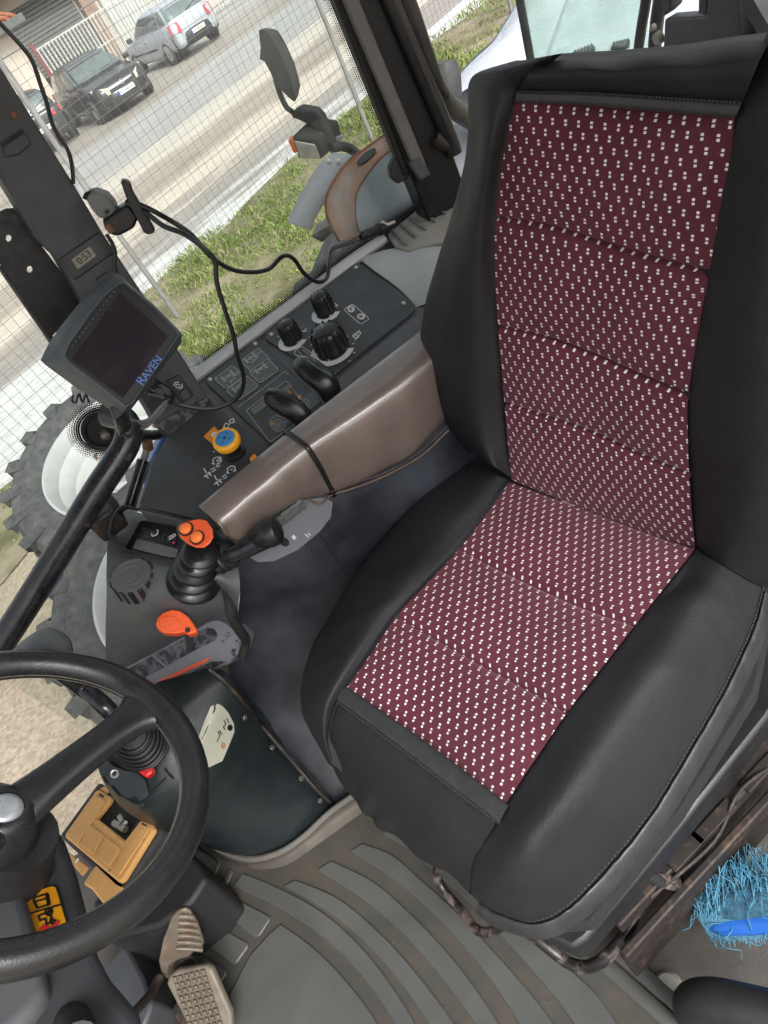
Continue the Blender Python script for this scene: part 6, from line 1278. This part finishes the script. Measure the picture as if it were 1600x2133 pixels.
# ================================================================== cars
def car(name, label, paint, center, heading, dims=(4.2, 1.75, 1.46), front=True, rear=True, plate=None, group='cars parked beyond the road', hatch=0., wh=.31, trim='car_trim', five=True, tz=(.68, .95)):
    c = thing(name, label, 'car', center, heading, group); L, W, Hh = dims; sx, sy, sz = L/4.2, W/1.75, Hh/1.46; mk = lambda b, n, m, p=c, **k: b.build(n, m, p, world=False, **k)
    S = [(-2.1,.48,.74,.60),(-2.06,.34,.92,.74),(-1.9,.28,.98,.82),(-1.55,.24,.99,.865),(-.6,.22,.965,.875),(.6,.22,.945,.875),(1.0,.22,.93,.87),(1.5,.24,.86,.855),(1.82,.28,.82,.825),(1.98,.30,.76,.77),(2.08,.36,.67,.68)]
    rings = []
    for x, zl, zt, w in S:
        q = [(0, zl), (.86*w, zl), (.97*w, zl+.06), (w, zl+.22*(zt-zl)+.05), (w*.995, zl+.6*(zt-zl)), (w*.96, zt-.06), (w*.88, zt-.012), (w*.5, zt+.012), (0, zt+.018)]
        full = q+[(-y, z) for y, z in q[-2:0:-1]]; rings.append([np.array([x*sx, y*sy, z*sz]) for y, z in full])
    R2 = [cr([r[k] for r in rings], 4) for k in range(len(rings[0]))]; body = mk(MB().loft([[R2[k][i] for k in range(len(R2))] for i in range(len(R2[0]))]), 'body', paint, auto=50)
    zs = [.93, 1.05, 1.2, 1.33, 1.41, 1.455, 1.462]; xr = [-2.0, -1.95+hatch*0, -1.84, -1.68, -1.5, -1.15, -.9]; xf = [1.12, .92, .66, .40, .16, -.2, -.5]; yy = [.80, .775, .725, .67, .61, .46, .28]
    def gh_(th, z, o=0.):
        a = np.interp(z, zs, xr), np.interp(z, zs, xf); yb = np.interp(z, zs, yy)+o; cx, ax_ = (a[0]+a[1])/2, (a[1]-a[0])/2+o; p = .34
        return np.array([(cx+ax_*math.copysign(abs(math.cos(th))**p, math.cos(th)))*sx, yb*math.copysign(abs(math.sin(th))**p, math.sin(th))*sy, z*sz])
    mk(MB().loft([[gh_(t, z) for t in np.linspace(0, 2*PI, 64, endpoint=False)] for z in zs]), 'cabin', paint, auto=50)
    D = math.radians
    def win(n_, t0, t1, z0=.985, z1=1.37, par=c, sk0=0, sk1=0):
        g = [[gh_(D(lerp(t0+sk0*k, t1+sk1*k, u)), lerp(z0, z1, k), .008) for u in np.linspace(0, 1, 17)] for k in np.linspace(0, 1, 6)]; mk(MB().grid(g), n_, 'car_glass', par, auto=180)
    win('windscreen', -42, 42, .99, 1.385); win('rear_window', 139, 221, 1.04, 1.37)
    for s in (1, -1):
        if five: win('side_window', s*50, s*88, .99, 1.36, sk0=s*3); win('side_window', s*92, s*128, .99, 1.36, sk1=-s*3)
        else: win('side_window', s*50, s*100, .99, 1.36, sk0=s*3); win('side_window', s*104, s*128, 1.0, 1.35, sk1=-s*5)
        for x in (-1.28, 1.30):
            wc = np.array([x*sx, s*(W/2-.20), wh]); w = MB().lathe([(wh*.62, .10), (wh*.70, .19), (wh*.93, .205), (wh, .17), (wh, .02), (wh*.9, 0)], wc, (0, s, 0), 32); wo = mk(w, 'wheel', 'tyre')
            mk(MB().lathe([(wh*.64, .15), (wh*.63, .19), (wh*.56, .185), (wh*.5, .165), (wh*.2, .185), (0, .19)], wc, (0, s, 0), 24), 'rim', 'alloy', wo)
            mk(MB().lathe([(wh*1.03, .212), (wh*1.17, .214), (wh*1.19, .19), (wh*1.03, .10)], wc, (0, s, 0), 32, u=(1, 0, 0), a0=-.1, a1=PI+.1) if s > 0 else MB().lathe([(wh*1.03, .212), (wh*1.17, .214), (wh*1.19, .19), (wh*1.03, .10)], wc, (0, s, 0), 32, u=(-1, 0, 0), a0=-.1, a1=PI+.1), 'wheel_arch', trim)
        m_ = MB().loft([[np.array([.78+dx, s*(.86+dy), .98+dz])*np.array([sx, sy, sz]) for dx, dz in ((-.07,-.06),(.06,-.06),(.08,.02),(.04,.07),(-.05,.07))] for dy in (0, .05, .16)]); mk(m_, 'mirror', trim, bevel=.015)
        mk(MB().box((.25*sx, s*(W/2+.004), .52), ((1, 0, 0), (0, 1, 0), (0, 0, 1)), (1.9*sx, .02, .05)), 'side_moulding', trim, bevel=.006)
        mk(MB().box((-.05*sx, s*(W/2-.012), .80), ((1, 0, 0), (0, 1, 0), (0, 0, 1)), (.17, .03, .03)), 'door_handle', paint, bevel=.008)
    # bumpers, lamps, plates
    fb = lambda y, z, o=0.: np.array([(2.13-.42*(abs(y)/.86)**2.6+o-.10*max(0, (z-.52)/.3)**2)*sx, y*sy, z*sz])
    rb = lambda y, z, o=0.: np.array([-(2.12-.26*(abs(y)/.86)**3+o-.06*max(0, (z-.6)/.3))*sx, y*sy, z*sz])
    ys = np.linspace(-.84, .84, 21)
    mk(MB().grid([[fb(y, z, o) for y in ys] for z, o in ((.20,-.10),(.24,.0),(.36,.02),(.50,.01),(.56,-.03))]), 'front_bumper', paint if front else trim, auto=180)
    mk(MB().grid([[fb(y, z, o) for y in np.linspace(-.55, .55, 11)] for z, o in ((.23,.006),(.28,.026),(.35,.026))]), 'lower_grille', trim)
    mk(MB().grid([[rb(y, z, o) for y in ys] for z, o in ((.26,-.08),(.30,.0),(.46,.03),(.60,.02),(.66,-.03))]), 'rear_bumper', trim if rear else paint, auto=180)
    for s in (1, -1):
        hl = [[fb(s*y, z+.045*(y-.45)*k, -.005) for y in np.linspace(.44, .80, 7)] for k, z in enumerate((.56, .60, .66, .71))]
        hl = [[fb(s*y, lerp(.53+.12*(y-.44), .70+.28*(y-.44), k), .055+.05*k) for y in np.linspace(.42, .80, 8)] for k in np.linspace(0, 1, 5)]
        mk(MB().grid(hl), 'headlight', 'headlight', auto=180)
        tl = [[rb(s*y, lerp(tz[0], tz[1]-.05*(.8-y), k), .10-.01*k) for y in np.linspace(.50, .82, 7)] for k in np.linspace(0, 1, 4)]
        mk(MB().grid(tl), 'tail_light', 'taillight', auto=180)
        mk(MB().lathe([(0, .02), (.045, .02), (.055, 0)], fb(s*.62, .33, .0), (1, 0, 0), 16), 'fog_lamp', 'lamp_lens')
    gr = [[fb(y, z, .012) for y in np.linspace(-.40, .40, 13)] for z in (.565, .60, .635)]; mk(MB().grid(gr), 'grille', trim, auto=180)
    ch = [[fb(y, lerp(.632, .672, k), .02) for y in np.linspace(-.42, .42, 13)] for k in (0, .5, 1)]; mk(MB().grid(ch), 'chrome_bar', 'chrome' if front else paint, auto=180)
    if front:
        mk(MB().lathe([(.045, -.004), (.052, .004), (.060, .004), (.062, -.004)], fb(0, .652, .026), (1, 0, .1), 24), 'emblem', 'chrome'); mk(MB().box(fb(0, .652, .03), ((1, 0, 0), (0, 1, .5), (0, -.5, 1)), (.006, .14, .018)), 'emblem', 'chrome')
    else: mk(MB().lathe([(0, .006), (.045, .006), (.05, 0)], rb(0, .84, -.01), (-1, 0, .1), 20), 'emblem', 'chrome')
    if plate:
        f_ = front; o0 = fb(0, .46, .035) if f_ else rb(0, .60 if plate[0] == 'P' else .54, .035); q = 1 if f_ else -1
        mk(MB().box(o0, ((1, 0, 0), (0, 1, 0), (0, 0, 1)), (.012, .52, .112)), 'number_plate', 'plate_white'); mk(MB().box(o0+np.array([q*.004, -q*.24, 0]), ((1, 0, 0), (0, 1, 0), (0, 0, 1)), (.008, .04, .11)), 'plate_band', 'plate_blue')
        t = text(plate, .098, o0+np.array([q*.009, -q*.205, -.034]), (0, q, 0), (0, 0, 1), 'ink', None); t.parent = c
    mk(MB().tube([gh_(D(-30), 1.0, .02), gh_(D(5), 1.03, .02)] if front else [gh_(D(180), 1.06, .025), gh_(D(200), 1.16, .02)], .012, 6, 1), 'wiper', 'ink')
    return c
def gpt(px, py): p = atz(px, py, G); return p
car('parked_car', 'dirty black hatchback with pale headlights and chrome grille bar facing the road', 'car_black', (0, 0, G+.008), 0, front=True, rear=False, plate='X 7449 KX')
car('parked_car', 'silver hatchback parked rear outward behind the black hatchback', 'car_silver', (0, 0, G+.008), 0, front=False, plate='CA 4126', five=False)
car('parked_car', 'small dark hatchback with round red tail lights half hidden behind the grey post', 'car_dark', (0, 0, G+.008), 0, dims=(3.8, 1.67, 1.45), front=False, rear=False, plate='PB 1037 PX', tz=(.76, .90))
cars = [o for o in COL.objects if o.name.startswith('parked_car')]
def put(o, front_or_rear_pt, ang, off): d = np.array([math.cos(ang), math.sin(ang), 0]); p = np.array(front_or_rear_pt)+d*off; o.location = (p[0], p[1], G+.008); o.rotation_euler = (0, 0, ang)
put(cars[0], [22.25, .05, 0], math.radians(198), -2.1)
put(cars[1], [25.4, -2.75, 0], math.radians(21), 2.1)
put(cars[2], [22.6, 2.55, 0], math.radians(12), 1.9)
# ================================================================== buildings behind the cars
def wallbox(e0, e1, n0, n1, z0, z1): return MB().prism([rn(e0, n0, G+z1), rn(e1, n0, G+z1), rn(e1, n1, G+z1), rn(e0, n1, G+z1)], -UP*(z1-z0))
bd = thing('plaster_building', 'low beige plastered building with tiled eave behind the parked cars', 'building', rn(9, 27))
wallbox(2, 12.75, 26.5, 33, -.1, 2.85).build('wall', 'plaster', bd, smooth=False)
rf = MB(); 
rf.prism([rn(1.6, 26.1, G+2.86), rn(13.0, 26.1, G+2.86), rn(13.0, 30, G+3.9), rn(1.6, 30, G+3.9)], UP*.12); rf.build('roof', 'roof_tile', bd, smooth=False)
b = MB()
for k in range(46): e = 1.8+k*.245; b.tube([rn(e, 26.0, G+3.0), rn(e, 30, G+4.06)], .07, 8, 1)
o = b.build('roof_tiles', 'roof_tile', bd)
wallbox(1.5, 13.1, 25.95, 26.1, 2.75, 2.98).build('eave', 'cover_grey', bd, smooth=False)
wallbox(10.0, 10.6, 26.44, 26.497, .0, 2.1).build('door', 'post_metal', bd, smooth=False); wallbox(9.75, 9.95, 26.42, 26.49, 0, 2.2).build('door_frame', 'dark_red', bd, smooth=False)
sh = thing('shed', 'grey shed with closed roller shutter and brick pier behind the white bars', 'shed', rn(16, 30))
wallbox(12.9, 24, 30, 36, -.1, 3.8).build('wall', 'plaster', sh, smooth=False)
b = MB()
for k in range(24): b.prism([rn(13.4, 29.9, G+.1+k*.13), rn(17.2, 29.9, G+.1+k*.13), rn(17.2, 29.97, G+.12+k*.13), rn(13.4, 29.97, G+.12+k*.13)], UP*.10)
b.build('roller_shutter', 'shutter', sh, smooth=False)
wallbox(17.3, 17.9, 29.7, 29.98, 0, 3.6).build('brick_pier', 'pier_brick', sh, smooth=False); wallbox(12.95, 13.3, 29.7, 29.98, 0, 3.4).build('brick_pier', 'dark_red', sh, smooth=False)
wallbox(18.2, 23, 29.85, 29.98, 0, 2.9).build('panel', 'bars_white', sh, smooth=False); wallbox(12.2, 24.5, 29.0, 30.2, 3.6, 3.75).build('roof_sheet', 'cover_grey', sh, smooth=False)
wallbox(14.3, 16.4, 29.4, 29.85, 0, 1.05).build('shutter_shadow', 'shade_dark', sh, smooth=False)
gt_ = thing('bar_gate', 'white painted metal bar fence in front of the roller shutter', 'fence', rn(15, 26.3))
k = 0
for e in np.arange(12.95, 21.6, .155): MB().box(rn(e, 26.2, G+1.02), (RE, RN, UP), (.05, .03, 1.9)).build('bar', 'bars_white', gt_, smooth=False); k += 1
for z in (.18, 1.15, 1.98): MB().box(rn(17.3, 26.24, G+z), (RE, RN, UP), (8.8, .04, .05)).build('rail', 'bars_white', gt_, smooth=False)
MB().box(rn(12.85, 26.22, G+1.1), (RE, RN, UP), (.09, .09, 2.2)).build('gate_post', 'dark_red', gt_, smooth=False)
# ================================================================== silver vehicle behind the tractor
nv = thing('silver_vehicle', 'pale silver and blue vehicle with vented bonnet close behind rear window', 'vehicle', (3.5, -3.5, G))
VZ = -.12; vz = lambda x, y, w=0: atz(x, y, VZ+w)
edge = [(905,250),(928,208),(952,170),(985,135),(1022,100),(1050,58),(1072,20),(1092,-25),(1130,-90)]
top = [vz(*p) for p in edge]; cenv = vz(1300, 80)
inn1 = [lerp(p, cenv, .06)+UP*.05 for p in top]; inn2_ = [lerp(p, cenv, .35)+UP*.10 for p in top]; low = [p-UP*.10 for p in top]; low2 = [lerp(p, cenv, -.01)-UP*.22 for p in top]; lowG = [p-UP*.95 for p in top]
MB().grid(crn([low2, low, top, inn1, inn2_, [cenv+UP*.0+(p-cenv)*.05 for p in top]], 5, 5)).build('bonnet', 'hood_silver', nv, auto=180)
MB().grid(crn([low2, [p-UP*.2 for p in low2], lowG], 4, 5)).build('side_panel', 'hood_blue', nv, auto=180)
MB().prism([vz(*p, .09) for p in ((1120,200),(1130,110),(1190,-60),(1500,-160),(1700,100),(1500,260))], -UP*.7).build('front_body', 'hood_silver', nv, bevel=.06, seg=4)
for q4 in (((1196,108),(1236,92),(1240,100),(1232,110),(1190,113)), ((1276,90),(1312,82),(1310,95),(1300,100),(1272,100))):
    g0 = [vz(*p, .10) for p in q4]; v = MB().prism(g0, -UP*.012).build('vent', 'seal_black', nv, smooth=False)
    for t in np.linspace(.1, .9, 6): a_, c_ = lerp(g0[0], g0[1], t), lerp(g0[4], g0[3], t); MB().tube([a_+UP*.003, c_+UP*.003], .006, 6, 1).build('vent_slat', 'lamp_black', v)
MB().grid(crn([[lerp(p, cenv, k)+UP*h_ for p in top] for k, h_ in ((.010,.022),(.025,.040),(.042,.052))], 3, 5)).build('side_stripe', 'stripe_blue', nv, auto=180)
hcap = MB().lathe([(.0, .06), (.04, .055), (.055, .02), (.055, -.06)], atx(930, 165, 2.2), (0, -.3, 1), 20).build('side_mirror', 'lamp_black', nv)
# rear cab frame members
MB().prism([fp(*p, .03) for p in ((1380,120),(1384,40),(1470,34),(1482,-80),(1535,-80),(1545,110))], np.array([0, -.03, 0])).build('rear_frame', 'console_dark', cab, bevel=.004)
MB().prism([fp(*p, .03) for p in ((1378,-5),(1382,-80),(1480,-80),(1470,32),(1454,30),(1456,-60),(1400,-60),(1396,20),(1380,36))], np.array([0, -.03, 0])).build('rear_frame', 'lamp_black', cab, bevel=.003)
MB().prism([fp(*p, .0) for p in ((1530,140),(1545,-80),(1760,-80),(1760,140))], np.array([0, -.06, 0])).build('rear_corner', 'rust_brown', cab, bevel=.004)
MB().tube([fp(1560,-30,.05), fp(1585,20,.05), fp(1640,110,.05)], .02, 8, 3).build('rear_bar', 'lamp_black', cab)
# ================================================================== camera, light
cam = bpy.data.cameras.new('camera'); co = bpy.data.objects.new('camera', cam); COL.objects.link(co); SC.camera = co
ex = np.array([_h[0], -_s[0], -_d[0]]); ey = np.array([_h[1], -_s[1], -_d[1]]); ez = np.array([_h[2], -_s[2], -_d[2]])
R = Matrix([[ex[i], -ey[i], -ez[i]] for i in range(3)]).to_4x4(); R.translation = Vector(CAM); co.matrix_world = R
cam.sensor_fit = 'HORIZONTAL'; cam.sensor_width = 36; cam.lens = 36*F/1600; cam.clip_start = .02; cam.clip_end = 2000
w = bpy.data.worlds.new('World'); SC.world = w; w.use_nodes = True; nt = w.node_tree; bg = nt.nodes['Background']
sk = nt.nodes.new('ShaderNodeTexSky'); sk.sky_type = 'NISHITA'; sk.sun_disc = False; EL, AZ = math.radians(48), math.radians(SUNAZ)
sk.sun_elevation = EL; sk.sun_rotation = AZ; sk.air_density = 1.0; sk.dust_density = 5.0; sk.ozone_density = 1.0
hs = nt.nodes.new('ShaderNodeHueSaturation'); hs.inputs['Saturation'].default_value = .22; hs.inputs['Value'].default_value = 1.0
nt.links.new(sk.outputs[0], hs.inputs['Color']); nt.links.new(hs.outputs[0], bg.inputs['Color']); bg.inputs['Strength'].default_value = SKY
sl_ = bpy.data.lights.new('sun', 'SUN'); sl_.energy = SUN; sl_.angle = math.radians(25); sl_.color = (1, .985, .96); so_ = bpy.data.objects.new('sun', sl_); COL.objects.link(so_)
# sun_rotation is measured from +Y clockwise
dirv = Vector((math.sin(AZ)*math.cos(EL), math.cos(AZ)*math.cos(EL), math.sin(EL))); so_.rotation_euler = dirv.to_track_quat('Z', 'Y').to_euler()
SC.view_settings.view_transform = 'Standard'; SC.view_settings.look = 'None'; SC.view_settings.exposure = EXPO; SC.view_settings.gamma = 1
SC.cycles.max_bounces = 8; SC.cycles.transparent_max_bounces = 16
